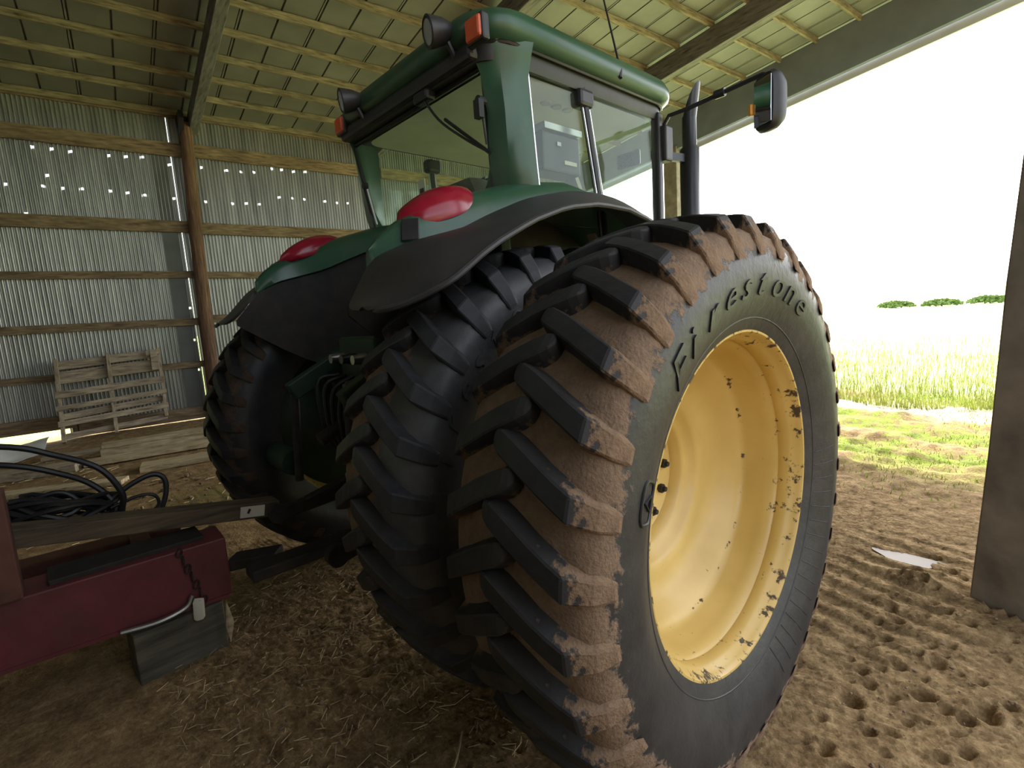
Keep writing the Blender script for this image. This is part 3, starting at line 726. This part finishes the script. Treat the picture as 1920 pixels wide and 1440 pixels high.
# rear corner pillars: broad curved green posts
def pillar(s, name, mat, sta):
    """sta: list of (z, [(x,y)...]) outlines"""
    secs = [[(XC+s*(x-XC), y_, z) for x, y_ in q] for z, q in sta]
    if s < 0: secs = [q[::-1] for q in secs]
    return G().loft(secs).mk(name, mat, tr, smooth=True, sharp=50)
for s in (1, -1):
    sta = []
    for z, xa, ya, xb, yb, w_ in ((2.06, -1.40, .13, -1.09, .30, .05), (2.14, -1.36, .13, -1.09, .285, .05), (2.2, -1.29, .12, -1.09, .275, .05), (2.28, -1.245, .11, -1.095, .27, .05), (2.5, -1.215, .085, -1.105, .265, .05), (2.66, -1.21, .055, -1.11, .265, .05), (2.74, -1.215, .015, -1.085, .265, .05), (2.81, -1.215, .0, -1.065, .27, .05), (2.87, -1.215, .005, -1.07, .27, .05)):
        sta.append((z, [(xa, ya), ((xa+xb)/2+.03, (ya+yb)/2-.055), (xb-.005, yb-.05), (xb, yb), (xb-.05, yb), ((xa+xb)/2-.01, (ya+yb)/2+.0), (xa, ya+.04)]))
    pillar(s, 'corner_pillar', M_green, sta)
    G().tube([(XC+s*(-1.093-XC), .283, 2.10), (XC+s*(-1.10-XC), .275, 2.3), (XC+s*(-1.122-XC), .272, 2.70)], .007, 6).mk('pillar_trim', M_bright, tr, smooth=True)
    # door post, front pillar
    G().tube([(cabx(s, 2.0, .7)+s*.01, .80, 1.75), (cabx(s, 2.1, .7)+s*.01, .76, 2.1), (cabx(s, 2.7, .7)+s*.005, .70, 2.72)], .022, 8).mk('door_post', M_black, tr, smooth=True)
    for dy in (-.028, .028):
        G().tube([(cabx(s, 2.0, .7)+s*.018, .80+dy, 1.75), (cabx(s, 2.1, .7)+s*.018, .76+dy, 2.1), (cabx(s, 2.7, .7)+s*.013, .70+dy, 2.70)], .006, 6).mk('door_seal_trim', M_bright, tr, smooth=True)
    G().beam((cabx(s, 1.6, 1.4), 1.34, 1.50), (cabx(s, 2.7, 1.3), 1.42, 2.74), .05, .06, up=(1, 0, 0)).mk('front_pillar', M_black, tr, bevel=.012)
    G().box((cabx(s, 2.7, .7)-.035, .64, 2.62), (cabx(s, 2.7, .7)+.045, .76, 2.71)).mk('door_hinge_cover', M_black, tr, bevel=.02)
    # side glass and its lower frame
    def gq(name, pts): 
        P = [Vector(p) for p in pts]; nrm = (P[1]-P[0]).cross(P[2]-P[0]).normalized()*.003
        n = len(P); V = [tuple(p-nrm) for p in P]+[tuple(p+nrm) for p in P]
        return mk(name, V, [tuple(range(n))[::-1], tuple(range(n, 2*n))]+[(i, (i+1) % n, n+(i+1) % n, n+i) for i in range(n)], M_glass, tr)
    gq('side_window', [(cabx(s, 2.0, .3), .28, 2.0), (cabx(s, 2.0, .7), .76, 2.0), (cabx(s, 2.72, .7), .69, 2.72), (cabx(s, 2.72, .3), .27, 2.72)])
    gq('door_window', [(cabx(s, 1.6, .8), .82, 1.6), (cabx(s, 1.6, 1.4), 1.33, 1.6), (cabx(s, 2.72, 1.3), 1.40, 2.72), (cabx(s, 2.72, .7), .71, 2.72)])
    G().beam((cabx(s, 1.55, .8), .80, 1.52), (cabx(s, 1.55, 1.4), 1.36, 1.52), .05, .12).mk('door_sill', M_black, tr, bevel=.01)
    # rear window lower frame bolts
gq('rear_window', [(XC-.60, RB, 2.0), (XC+.60, RB, 2.0), (XC+.64, RT+.02, 2.72), (XC-.64, RT+.02, 2.72)])
gq('windscreen', [(XC-.66, 1.36, 1.75), (XC+.66, 1.36, 1.75), (XC+.66, 1.44, 2.72), (XC-.66, 1.44, 2.72)])
fr = [(XC-.58, RB-.012, 2.08), (XC-.45, RB-.012, 2.0), (XC+.45, RB-.012, 2.0), (XC+.58, RB-.012, 2.08), (XC+.635, RT+.012, 2.69), (XC-.635, RT+.012, 2.69)]
G().tube(fr, .012, 6, closed=True).mk('rear_window_seal', M_black, tr)
G().box((XC-.66, .10, 1.45), (XC+.66, .17, 2.0)).mk('cab_rear_panel', M_greend, tr, bevel=.02)
# roof rear: dark light bar, work lights, red marker
G().box((XC-.66, -.015, 2.705), (XC+.66, .10, 2.78)).mk('rear_light_bar', M_black, tr, bevel=.02)
for s, x in ((1, -1.33), (-1, -2.22)):
    d = Vector((-.30, -.93, -.18)).normalized(); c = Vector((x, -.08, 2.845))
    def ax_lathe(prof, n=28):
        a = d.cross(Vector((0, 0, 1))).normalized(); b = a.cross(d); V = []
        for t, r in prof:
            for k in range(n): V.append(tuple(c+d*t+(a*math.cos(2*PI*k/n)+b*math.sin(2*PI*k/n))*r))
        return G().add(V, [(i*n+k, i*n+(k+1) % n, (i+1)*n+(k+1) % n, (i+1)*n+k) for i in range(len(prof)-1) for k in range(n)]+[tuple(range(n))[::-1], tuple((len(prof)-1)*n+k for k in range(n))])
    o = ax_lathe([(-.085, .022), (-.07, .035), (-.02, .056), (.03, .066), (.045, .068), (.05, .060), (.046, .056)]).mk('work_light', M_black, tr, smooth=True)
    ax_lathe([(.044, .055), (.050, .04), (.052, .001)]).mk('lens', M_lamp, o, smooth=True)
    G().tube([tuple(c-d*.04+Vector((0, 0, -.03))), tuple(c-d*.06+Vector((0, 0, -.075))), (x+.02, .0, 2.74)], .014, 8).mk('bracket', M_black, o, smooth=True)
for s in (1, -1):
    o = G().box((RC+s*.665-.05, -.045, 2.745), (RC+s*.665+.05, -.01, 2.835)).mk('marker_light', M_orangelens, tr, bevel=.012)
    G().box((RC+s*.665-.06, -.032, 2.735), (RC+s*.665+.06, .01, 2.845)).mk('surround', M_black, o, bevel=.01)
# wiper, glass latch, gas strut
wp = G().tube(crv([(-1.62, .0, 2.70), (-1.52, .03, 2.55), (-1.36, .06, 2.42), (-1.22, .07, 2.33)], 5), .007, 6).mk('wiper_arm', M_blackm, tr, smooth=True)
G().tube([(-1.50, .055, 2.55), (-1.20, .075, 2.315)], .009, 6).mk('wiper_blade', M_blackm, wp, smooth=True)
G().box((-1.68, -.01, 2.655), (-1.55, .05, 2.71)).mk('wiper_motor', M_black, tr, bevel=.015)
g = G(); g.lathe([(-.02, .02), (.03, .02)], 12, (-1.225, .06, 2.55), 'Y', cap=True); g.box((-1.245, .03, 2.47), (-1.205, .06, 2.55)); g.tube([(-1.222, .06, 2.50), (-1.222, .075, 2.36)], .005, 6)
g.mk('window_latch', M_black, tr)
G().tube([(-2.44, .10, 2.42), (-2.40, .14, 2.10)], .008, 8).mk('gas_strut', M_steel, tr, smooth=True)
G().lathe([(-.015, .022), (.01, .022)], 14, (-2.44, .09, 2.44), 'Y', cap=True).mk('window_hinge', M_black, tr)
# antenna
g = G(); g.tube([(-1.06, .93, 2.80), (-1.065, .94, 2.86)], .014, 8); g.tube([(-1.065, .94, 2.86), (-1.30, .98, 3.75)], [.006, .0035], 6)
g.mk('antenna', M_blackm, tr, smooth=True)
# mirrors on a swing arm
for s in (1, -1):
    def mp(x, y_, z): return (XC+s*(x-XC), y_, z)
    G().tube([mp(-1.16, 1.45, 2.60), mp(-1.08, 1.47, 2.72), mp(-.95, 1.5, 2.735), mp(-.55, 1.55, 2.79), mp(-.47, 1.56, 2.76)], .013, 8).mk('mirror_arm', M_blackm, tr, smooth=True)
    G().lathe([(-.03, .024), (.03, .024)], 10, mp(-.78, 1.52, 2.76), 'X', cap=True).mk('mirror_arm_joint', M_blackm, tr, smooth=True)
    G().box((mp(-1.12, 0, 0)[0]-.05, 1.41, 2.45), (mp(-1.12, 0, 0)[0]+.05, 1.50, 2.66)).mk('mirror_bracket', M_black, tr, bevel=.012)
    def mt(x, y_, z, ca=math.cos(-.5), sa=math.sin(-.5)): return mp(-.515+(x+.515)*ca-(y_-1.53)*sa, 1.53+(x+.515)*sa+(y_-1.53)*ca, z)
    def mbox(a, b):
        g = G().box(a, b); g.V = [mt(*v) for v in g.V]; return g
    secs = []
    for yy, k in ((1.50, .92), (1.52, 1.0), (1.56, .97), (1.60, .75)):
        cx, cz = -.515, 2.63
        secs.append([mt(cx+.082*k*math.copysign(abs(math.cos(a))**.5, math.cos(a)), yy, cz+.155*k*math.copysign(abs(math.sin(a))**.5, math.sin(a))) for a in np.linspace(0, 2*PI, 29)[:-1]])
        if s < 0: secs[-1] = secs[-1][::-1]
    hs_ = G().loft(secs).mk('mirror_housing', M_black, tr, smooth=True, sharp=50)
    cx = mp(-.515, 0, 0)[0]
    mbox((-.581, 1.492, 2.51), (-.449, 1.4985, 2.75)).mk('mirror_glass', M_mirror, hs_, bevel=.003)
    mbox((-.61, 1.475, 2.585), (-.585, 1.505, 2.645)).mk('turn_signal', M_amber, hs_, bevel=.006)
# exhaust stack with angled tip beside the right front pillar
g = G(); pts = [(-1.08, 1.72, 1.60), (-1.08, 1.72, 2.56), (-1.08, 1.72, 2.58), (-1.08, 1.72, 2.76)]
g.tube(pts, [.062, .062, .045, .045], 18, cap=True)
ex = g.mk('exhaust_stack', M_blackm, tr, smooth=True, sharp=50)
V = []; n = 16
for k in range(n):
    a = 2*PI*k/n; V.append((-1.08+.045*math.cos(a), 1.72+.045*math.sin(a), 2.75))
for k in range(n):
    a = 2*PI*k/n; V.append((-1.08+.045*math.cos(a)+.03, 1.72+.045*math.sin(a), 2.80+.16*(1+math.cos(a))/2))
mk('exhaust_tip', V, [(k, (k+1) % n, n+(k+1) % n, n+k) for k in range(n)], M_blackm, ex, smooth=True)
G().beam((-1.08, 1.72, 2.5), (-1.16, 1.40, 2.5), .03, .05).mk('stack_bracket', M_blackm, tr)
# cab interior
sb = G().box((-2.08, .55, 1.72), (-1.62, 1.0, 1.84)).mk('seat_cushion', M_seat, tr, bevel=.05)
secs = [[(-1.85+hw*a, y_+d_, z) for a, d_ in ((-1, 0), (-.9, -.06), (.9, -.06), (1, 0), (.9, .07), (-.9, .07))] for z, hw, y_ in ((1.80, .22, .50), (2.05, .23, .46), (2.25, .20, .43), (2.36, .15, .42))]
G().loft(secs).mk('seat_backrest', M_seat, tr, smooth=True)
G().box((-1.60, .60, 1.78), (-1.44, 1.15, 1.90)).mk('armrest_console', M_console, tr, bevel=.03)
for i in range(4): G().tube([(-1.56+.03*(i % 2), .75+.09*i, 1.89), (-1.56+.03*(i % 2), .76+.09*i, 1.98)], .009, 6).mk('control_lever', M_console, tr)
G().tube([(-1.85, 1.32, 1.55), (-1.85, 1.16, 1.98)], .045, 10).mk('steering_column', M_console, tr, smooth=True)
th = [(-1.85+.2*math.cos(a), 1.13+.07*math.sin(a), 2.0+.185*math.sin(a)) for a in np.linspace(0, 2*PI, 33)[:-1]]
sw = G().tube(th, .014, 8, closed=True).mk('steering_wheel', M_console, tr, smooth=True)
for a in (0.5, 2.6, 4.7): G().tube([(-1.85, 1.14, 2.0), (-1.85+.2*math.cos(a), 1.13+.07*math.sin(a), 2.0+.185*math.sin(a))], .010, 6).mk('spoke', M_console, sw)
mb = G().box((-1.36, .46, 2.30), (-1.22, .76, 2.50)).mk('monitor_box', M_console, tr, bevel=.012)
G().box((-1.375, .46, 2.50), (-1.20, .76, 2.535)).mk('bracket', M_steel, mb, bevel=.003)
G().box((-1.219, .62, 2.345), (-1.214, .72, 2.365)).mk('label_strip', M_paper, mb)
G().box((-1.219, .56, 2.43), (-1.208, .59, 2.45)).mk('knob', M_steel, mb)
G().beam((-1.30, 1.0, 1.9), (-1.29, .74, 2.36), .06, .03).mk('monitor_arm', M_trim, tr)
G().box((-1.34, 1.27, 2.43), (-1.17, 1.285, 2.52)).mk('interior_mirror', M_blackm, tr, bevel=.008)
G().box((-2.3, 1.2, 1.5), (-1.4, 1.36, 1.86)).mk('dashboard', M_console, tr, bevel=.04)
G().box((-1.62, .25, 1.45), (-1.48, .55, 1.98)).mk('side_console', M_trim, tr, bevel=.04)
G().box((-2.54, .30, 1.45), (-2.36, .75, 1.96)).mk('side_console', M_trim, tr, bevel=.04)
for i in range(3): G().lathe([(-.008, .028), (.004, .034), (.006, .02)], 16, (-1.33, .62+.09*i, 2.695), 'Z', cap=True).mk('air_vent', M_trim, tr, smooth=True)
st = G().box((XC-.07, .145, 2.06), (XC-.005, .15, 2.36)).mk('warning_sticker', M_tag, tr)
for i, z in enumerate((2.10, 2.20, 2.29)):
    G().box((XC-.058, .143, z-.022), (XC-.017, .1455, z+.022)).mk('pictogram', M_blackm, st, bevel=.001)

# ------------------------------------------------------------------ red implement in the left foreground
im = empty('farm_implement', (-2.2, -1.9, 0))
tag(im, 'faded red steel farm implement frame in shadow behind the tractor hitch', 'implement')
def seg(p0, p1, wd, z0, z1, name, mat, par, bevel=.008):
    p0, p1 = Vector(p0), Vector(p1); d = (p1-p0).normalized(); n_ = Vector((d.y, -d.x, 0)); V = []
    for q, za, zb in ((p0, z0[0], z1[0]), (p1, z0[1], z1[1])):
        for s, z in ((0, za), (1, za), (1, zb), (0, zb)): V.append((q.x+n_.x*wd*s, q.y+n_.y*wd*s, z))
    return mk(name, V, [(3, 2, 1, 0), (4, 5, 6, 7), (1, 5, 4, 0), (2, 6, 5, 1), (3, 7, 6, 2), (0, 4, 7, 3)], mat, par, bevel=bevel)
seg((-2.13, -1.04), (-2.22, -3.4), .22, (.255, .30), (.555, .55), 'main_beam', M_red, im)
seg((-2.125, -1.06), (-2.215, -3.4), .012, (.245, .292), (.262, .312), 'lower_flange', M_red, im, 0)
seg((-2.62, -1.15), (-2.72, -3.4), .14, (.36, .36), (.52, .52), 'rear_beam', M_redd, im)
seg((-2.2, -1.30), (-2.2, -1.38), .5, (.45, .45), (.54, .54), 'cross_member', M_redd, im)
seg((-2.25, -2.5), (-2.25, -2.6), .5, (.40, .40), (.54, .54), 'cross_member', M_redd, im)
G().box((-2.26, -1.93, .55), (-2.14, -1.775, 1.0)).mk('upright', M_redd, im, bevel=.008)
G().box((-2.38, -1.70, .545), (-2.19, -1.12, .575)).mk('deck_plate', M_dark, im, bevel=.004)
for k in range(7):
    z = .56-.045*k
    o = G().tube([(.0, .011*math.cos(a)*1.0, .022*math.sin(a)) for a in np.linspace(0, 2*PI, 13)[:-1]], .004, 5, closed=True).mk('chain_link', M_dark, im)
    o.matrix_parent_inverse = Matrix.Identity(4); o.location = Vector((-2.118-.0, -1.24+.012*k, z-.01))-im.location; o.rotation_euler = (-.25, 0, (k % 2)*1.4)
G().tube(crv([(-2.12, -1.50, .27), (-2.10, -1.36, .265), (-2.10, -1.25, .285), (-2.105, -1.215, .33)], 6), .012, 8).mk('bent_rod', M_steel, im, smooth=True)
g = G().tube([(-2.085, -1.195, .315), (-2.082, -1.20, .30), (-2.08, -1.205, .22), (-2.08, -1.206, .21)], [.020, .024, .024, .016], 10)
g.V = [(-2.08+(x+2.08)*.4, y_, z) for x, y_, z in g.V]
o = g.mk('pull_tag', M_tag, im, smooth=True); o['label'] = 'cream plastic pull tag with a hole'
G().lathe([(-.001, .006), (.0015, .006)], 10, (-2.074, -1.197, .302), 'X', cap=True).mk('hole', M_blackm, o)
seg((-2.0, -.86), (-2.15, -1.05), .12, (.40, .36), (.44, .42), 'hitch_tongue', M_dark, im)
# timber lying on the implement
g = G().beam((-2.36, -.72, .565), (-2.40, -2.6, .90), .13, .085)
tb = g.mk('timber', M_timber, bevel=.006)
tag(tb, 'long weathered timber lying slanted on top of the red implement', 'timber')
o = G().beam((-2.291, -.80, .580), (-2.293, -.92, .602), .003, .06).mk('sticker', M_paper, tb); o['label'] = 'white paper sticker with a black mark'
G().beam((-2.288, -.885, .588), (-2.288, -.872, .61), .003, .012).mk('sticker_mark', M_blackm, o)
# wooden block under the beam
bl = G().box((-2.30, -1.47, -.01), (-2.10, -1.10, .245), Matrix.Rotation(.06, 3, 'Z')).mk('wood_block', M_block, bevel=.006)
tag(bl, 'dark wooden block propping the end of the red implement beam', 'block')
V = [(-2.085, -1.085, .25), (-2.08, -1.065, .13), (-2.085, -1.09, .03), (-2.095, -1.10, .11), (-2.10, -1.085, .25), (-2.098, -1.062, .13), (-2.10, -1.09, .03), (-2.11, -1.10, .11)]
sp = mk('wood_splinter', V, [(0, 1, 2, 3), (7, 6, 5, 4), (0, 4, 5, 1), (1, 5, 6, 2), (2, 6, 7, 3), (3, 7, 4, 0)], M_plank)
tag(sp, 'pale pointed wood splinter standing at the end of the dark block', 'wood')
# hoses
def hose(pts, r=.012, n=8): return [tuple(p) for p in crv(pts, n)], r
H = [
 ([(-2.70, -3.0, 1.30), (-2.60, -2.2, 1.20), (-2.52, -1.78, 1.13), (-2.50, -1.61, 1.055), (-2.46, -1.46, .96), (-2.45, -1.39, .82), (-2.47, -1.40, .72)], .014, 'black hydraulic hose, the upper of two sagging in from the left over the timber'),
 ([(-2.78, -3.0, 1.22), (-2.68, -2.2, 1.11), (-2.58, -1.80, 1.04), (-2.56, -1.60, .95), (-2.52, -1.48, .86), (-2.49, -1.42, .74), (-2.5, -1.5, .68)], .014, 'black hydraulic hose, the lower of two sagging in from the left over the timber'),
 ([(-2.50, -1.44, .78), (-2.50, -1.34, .84), (-2.50, -1.25, .865), (-2.49, -1.205, .83), (-2.48, -1.215, .74), (-2.47, -1.27, .65), (-2.44, -1.38, .66)], .013, 'black hose bent in the tallest loop on the right of the coil'),
 ([(-2.47, -1.44, .75), (-2.46, -1.33, .78), (-2.45, -1.265, .77), (-2.45, -1.25, .72), (-2.45, -1.30, .68), (-2.44, -1.42, .66)], .008, 'thin black hose in the small low loop at the right of the coil'),
 ([(-2.52, -1.50, .72), (-2.54, -1.60, .86), (-2.56, -1.75, .84), (-2.60, -1.95, .78), (-2.62, -2.2, .80)], .012, 'black hose arching out of the coil toward the red upright'),
]
for pts, r, lb in H:
    o = G().tube(crv(pts, 8), r, 8).mk('hydraulic_hose', M_hose, smooth=True); tag(o, lb, 'hose', 'hydraulic hoses on the implement')
pts = []
for i in range(150):
    a = i*.42; q = i/150
    pts.append((-2.52+.10*math.sin(a)*(1-.4*q)+rnd.uniform(-.012, .012), -1.62+.23*math.cos(a)*(.75+.25*math.sin(i*.09))+rnd.uniform(-.01, .01), .775+.05*math.sin(a*1.31)+.05*math.cos(a)*-.6+.04*q))
o = G().tube(pts, .011, 6).mk('hose_coil', M_hose, smooth=True); tag(o, 'tangled black hydraulic hose coil heaped on the timber', 'hose', 'hydraulic hoses on the implement')

# ------------------------------------------------------------------ pallet leaning on the wall
pal = empty('pallet', bw(-9.75, -1.75, 0)); tag(pal, 'weathered broken wooden pallet leaning against the corrugated wall', 'pallet')
def lean(u, v, d):       # u along wall, v up the pallet, d out of its face
    ang = math.radians(15)
    return (-9.62 - v*math.sin(ang) + d*math.cos(ang), -2.48+u*1.0 + .035*v, .03+v*math.cos(ang) + d*math.sin(ang) + u*.05)
def pbox(u0, u1, v0, v1, d0, d1, name, mat, sk=0.0):
    V = [bw(*lean(u, v + sk*(u-u0), d)) for d in (d0, d1) for v in (v0, v1) for u in (u0, u1)]
    return mk(name, V, [(0, 2, 3, 1), (4, 5, 7, 6), (0, 1, 5, 4), (2, 6, 7, 3), (0, 4, 6, 2), (1, 3, 7, 5)], mat, pal, bevel=.003, bseg=1)
for u in (0, .66, 1.36): pbox(u, u+.05, 0 if u < 1 else .12, 1.33, -.10, 0, 'stringer', M_oldz)
for v0, v1, sk in ((.69, .80, .01), (.49, .57, .012), (.24, .33, .01)): pbox(-.02, 1.43, v0, v1, .001, .022, 'slat', M_old, sk)
for v0, v1 in ((1.17, 1.31), (.94, 1.14)): pbox(0, .70, v0, v1, -.125, -.101, 'slat', M_old); pbox(.70, 1.40, v0+.01, v1+.01, -.125, -.101, 'slat', M_old)
pbox(0, 1.4, .36, .46, -.125, -.101, 'slat', M_old, .03); pbox(0, 1.4, .05, .14, -.125, -.101, 'slat', M_old, .02)
o = pbox(1.26, 1.36, .93, 1.27, .02, .045, 'broken_slat', M_old, 0)
pbox(1.2, 1.38, 1.18, 1.28, .002, .02, 'broken_slat', M_old, .1)

# lumber along the wall
def plank(name, p, q, wd, th, z, label, mat=M_plank, tilt=0):
    g = G().beam((p[0], p[1], z+th/2), (q[0], q[1], z+th/2+tilt), wd, th); o = bmk(g, name, mat, bevel=.004, bseg=1)
    return tag(o, label, 'lumber', 'lumber by the back wall')
plank('lumber_plank', (-8.75, -1.2), (-8.75, 1.9), .24, .05, .005, 'pale plank lying flat on the dirt closest to the pallet foot', M_old)
plank('lumber_plank', (-8.42, -2.6), (-8.30, 1.5), .22, .05, .0, 'grey plank on the dirt between the pallet foot and the stacked boards', M_old)
plank('lumber_plank', (-7.95, -1.95), (-7.80, 2.1), .26, .13, .0, 'squared pine beam at the bottom of the lumber stack by the wall')
plank('lumber_plank', (-7.93, -1.93), (-7.78, 2.2), .24, .05, .13, 'pine plank lying flat on top of the squared pine beam')
plank('lumber_plank', (-7.45, -2.1), (-7.20, 2.0), .30, .05, .02, 'wide pine plank lying in front of the squared pine beam')
plank('lumber_plank', (-6.62, -1.55), (-6.30, 1.9), .34, .06, .0, 'broad pine plank lying nearest to the left tractor tyre')
plank('lumber_plank', (-6.75, -3.3), (-6.15, -1.7), .20, .05, .0, 'short pale plank lying askew on the dirt behind the hoses')
plank('lumber_plank', (-7.75, -3.9), (-7.35, -2.15), .28, .10, .0, 'grey board end lying at the left edge below the pallet', M_old)
# white sheet by the gap under the wall
xs = np.linspace(-9.7, -8.6, 14); ysn = np.linspace(-4.6, -2.62, 18)
rows = [[(x+.05*math.sin(3*yy), yy, .05+.03*math.sin(6*x+2*yy)+.025*math.sin(9*yy)+.16*max(0, (-9.2-x))) for yy in ysn] for x in xs]
g = G().sheet(rows, .006); o = bmk(g, 'plastic_sheet', M_white, smooth=True); tag(o, 'crumpled white plastic sheet on the ground at the foot of the wall', 'sheet')

# ------------------------------------------------------------------ ground litter and plants
def sticks(name, n, area, ln, wd, mat, label, cat):
    V = []; F = []
    for k in range(n):
        x, y_ = area(); a = rnd.uniform(0, PI); l = rnd.uniform(*ln); dz = rnd.uniform(0, .012)
        dx, dy = math.cos(a)*l/2, math.sin(a)*l/2; nx, ny = -math.sin(a)*wd, math.cos(a)*wd; z = .006+dz
        b = len(V); t = rnd.uniform(-.01, .01)
        V += [(x-dx-nx, y_-dy-ny, z-t), (x-dx+nx, y_-dy+ny, z-t), (x+dx+nx, y_+dy+ny, z+t), (x+dx-nx, y_+dy-ny, z+t), (x-dx, y_-dy, z-t+2*wd), (x+dx, y_+dy, z+t+2*wd)]
        F += [(b, b+1, b+2, b+3), (b, b+3, b+5, b+4), (b+1, b+4, b+5, b+2), (b, b+4, b+1), (b+3, b+2, b+5)]
    o = mk(name, V, F, mat); return tag(o, label, cat, kind='stuff')
sticks('straw_litter', 1100, lambda: (rnd.uniform(-2.7, -.5), rnd.uniform(-1.4, .1)), (.012, .07), .0011, M_straw, 'scattered straw and chaff on the shaded dirt behind the tyres', 'straw')
sticks('straw_scatter', 700, lambda: (rnd.uniform(-9.0, -4.2), rnd.uniform(-2.5, 2.2)), (.03, .16), .0025, M_straw, 'scattered straw and bark between the lumber and the left tyre', 'straw')
V = []; F = []
base = G().sph((0, 0, 0), 1, 6, 4)
for k in range(900):
    if k < 520: x, y_, r = rnd.uniform(-2.6, -.45), rnd.uniform(-1.35, .2), rnd.uniform(.003, .011)
    elif k < 760: x, y_, r = rnd.uniform(.12, 1.2), rnd.uniform(-.5, 2.4), rnd.uniform(.0025, .008)
    else: x, y_, r = rnd.uniform(-6, -4), rnd.uniform(-1.5, .8), rnd.uniform(.01, .03)
    b = len(V); q = [rnd.uniform(.6, 1.3) for _ in range(3)]
    V += [(x+v[0]*r*q[0]*rnd.uniform(.8, 1.2), y_+v[1]*r*q[1]*rnd.uniform(.8, 1.2), r*.35+v[2]*r*q[2]*.7) for v in base.V]; F += [tuple(i+b for i in f) for f in base.F]
o = mk('dirt_clods', V, F, M_clod, smooth=True); tag(o, 'small clods and pebbles strewn over the dirt floor', 'clods', kind='stuff')
o = G().tube(crv([(-.80, -.62, .012), (-.72, -.70, .02), (-.66, -.78, .012)], 4), [.004]*8+[.003], 6).mk('stick', M_straw); tag(o, 'single pale stick lying in the light behind the big outer tyre', 'stick')
# puddle
pts = [(.12+.17*math.cos(a)*(1+.25*math.sin(3*a)), 1.99+.085*math.sin(a)*(1+.2*math.cos(2*a))) for a in np.linspace(0, 2*PI, 33)[:-1]]
V = [(x, y_, -.012) for x, y_ in pts]+[(x, y_, -.05) for x, y_ in pts]; n = 32
o = mk('puddle', V, [tuple(range(n))]+[(i, n+i, n+(i+1) % n, (i+1) % n) for i in range(n)], M_water); tag(o, 'small shallow puddle reflecting the sky on the tracked dirt', 'puddle')
# grass
V = []; F = []
for k in range(26000):
    q = rnd.random()
    y_ = 6.9 + 11*q**2.2; x = rnd.uniform(-6, 5) - .15*(y_-7) if q < .8 else rnd.uniform(-14, 12)
    y_ += .25*math.sin(x*2.1)
    h = rnd.uniform(.06, .26)*(1 if y_ > 7.4 else .6); a = rnd.uniform(0, 2*PI); wd = rnd.uniform(.003, .006); ln_ = rnd.uniform(.1, .6)*h
    dx, dy = math.cos(a), math.sin(a); b = len(V)
    V += [(x-dy*wd, y_+dx*wd, 0), (x+dy*wd, y_-dx*wd, 0), (x+dx*ln_*.4+dy*wd*.6, y_+dy*ln_*.4-dx*wd*.6, h*.65), (x+dx*ln_*.4-dy*wd*.6, y_+dy*ln_*.4+dx*wd*.6, h*.65), (x+dx*ln_, y_+dy*ln_, h)]
    F += [(b, b+1, b+2, b+3), (b+3, b+2, b+4)]
o = mk('field_grass', V, F, M_grass); tag(o, 'tall sunlit yellow green grass edging the yard outside', 'grass', kind='stuff')
V = []; F = []
for k in range(9000):
    x = rnd.uniform(-2.6, 2.0); y_ = rnd.uniform(3.0, 7.0); 
    if math.sin(x*2.3+1)+math.sin(y_*1.9)+rnd.uniform(-1, 1) < .1: continue
    h = rnd.uniform(.012, .045); a = rnd.uniform(0, 2*PI); wd = .004; b = len(V); dx, dy = math.cos(a), math.sin(a)
    V += [(x-dy*wd, y_+dx*wd, 0), (x+dy*wd, y_-dx*wd, 0), (x+dx*.02, y_+dy*.02, h)]; F += [(b, b+1, b+2)]
o = mk('yard_moss', V, F, plain('moss_blade', (.26, .36, .03), .8, var=.35, scale=5)); tag(o, 'short bright green moss and grass on the yard outside the opening', 'moss', kind='stuff')
# shrubs far out in the field
for i, (x, y_, r, lb) in enumerate(((-8.9, 50, .8, 'low hazy green shrub far out in the field, left of three'), (-6.0, 50, .8, 'low hazy green shrub far out in the field, middle of three'), (-3.4, 52, .9, 'low hazy green shrub far out in the field beside the post'))):
    V = []; F = []
    for k in range(700):
        a, b_ = rnd.uniform(0, 2*PI), math.acos(rnd.uniform(0, 1)); q = r*rnd.uniform(.6, 1.0)
        p = (x+1.6*q*math.sin(b_)*math.cos(a), y_+q*math.sin(b_)*math.sin(a), .1+.55*q*math.cos(b_)); s_ = rnd.uniform(.06, .14); b = len(V)
        u = Vector((rnd.uniform(-1, 1), rnd.uniform(-1, 1), rnd.uniform(-1, 1))).normalized()*s_; v_ = u.cross(Vector((rnd.uniform(-1, 1), 1, rnd.uniform(-1, 1)))).normalized()*s_
        V += [tuple(Vector(p)+u), tuple(Vector(p)+v_), tuple(Vector(p)-u), tuple(Vector(p)-v_)]; F += [(b, b+1, b+2, b+3)]
    sh = empty('shrub', (x, y_, 0)); tag(sh, lb, 'shrub', 'shrubs in the field')
    mk('foliage', V, F, M_leaf, sh); G().tube([(x, y_, -.05), (x, y_, .6)], .06, 6).mk('stem', M_pole, sh)
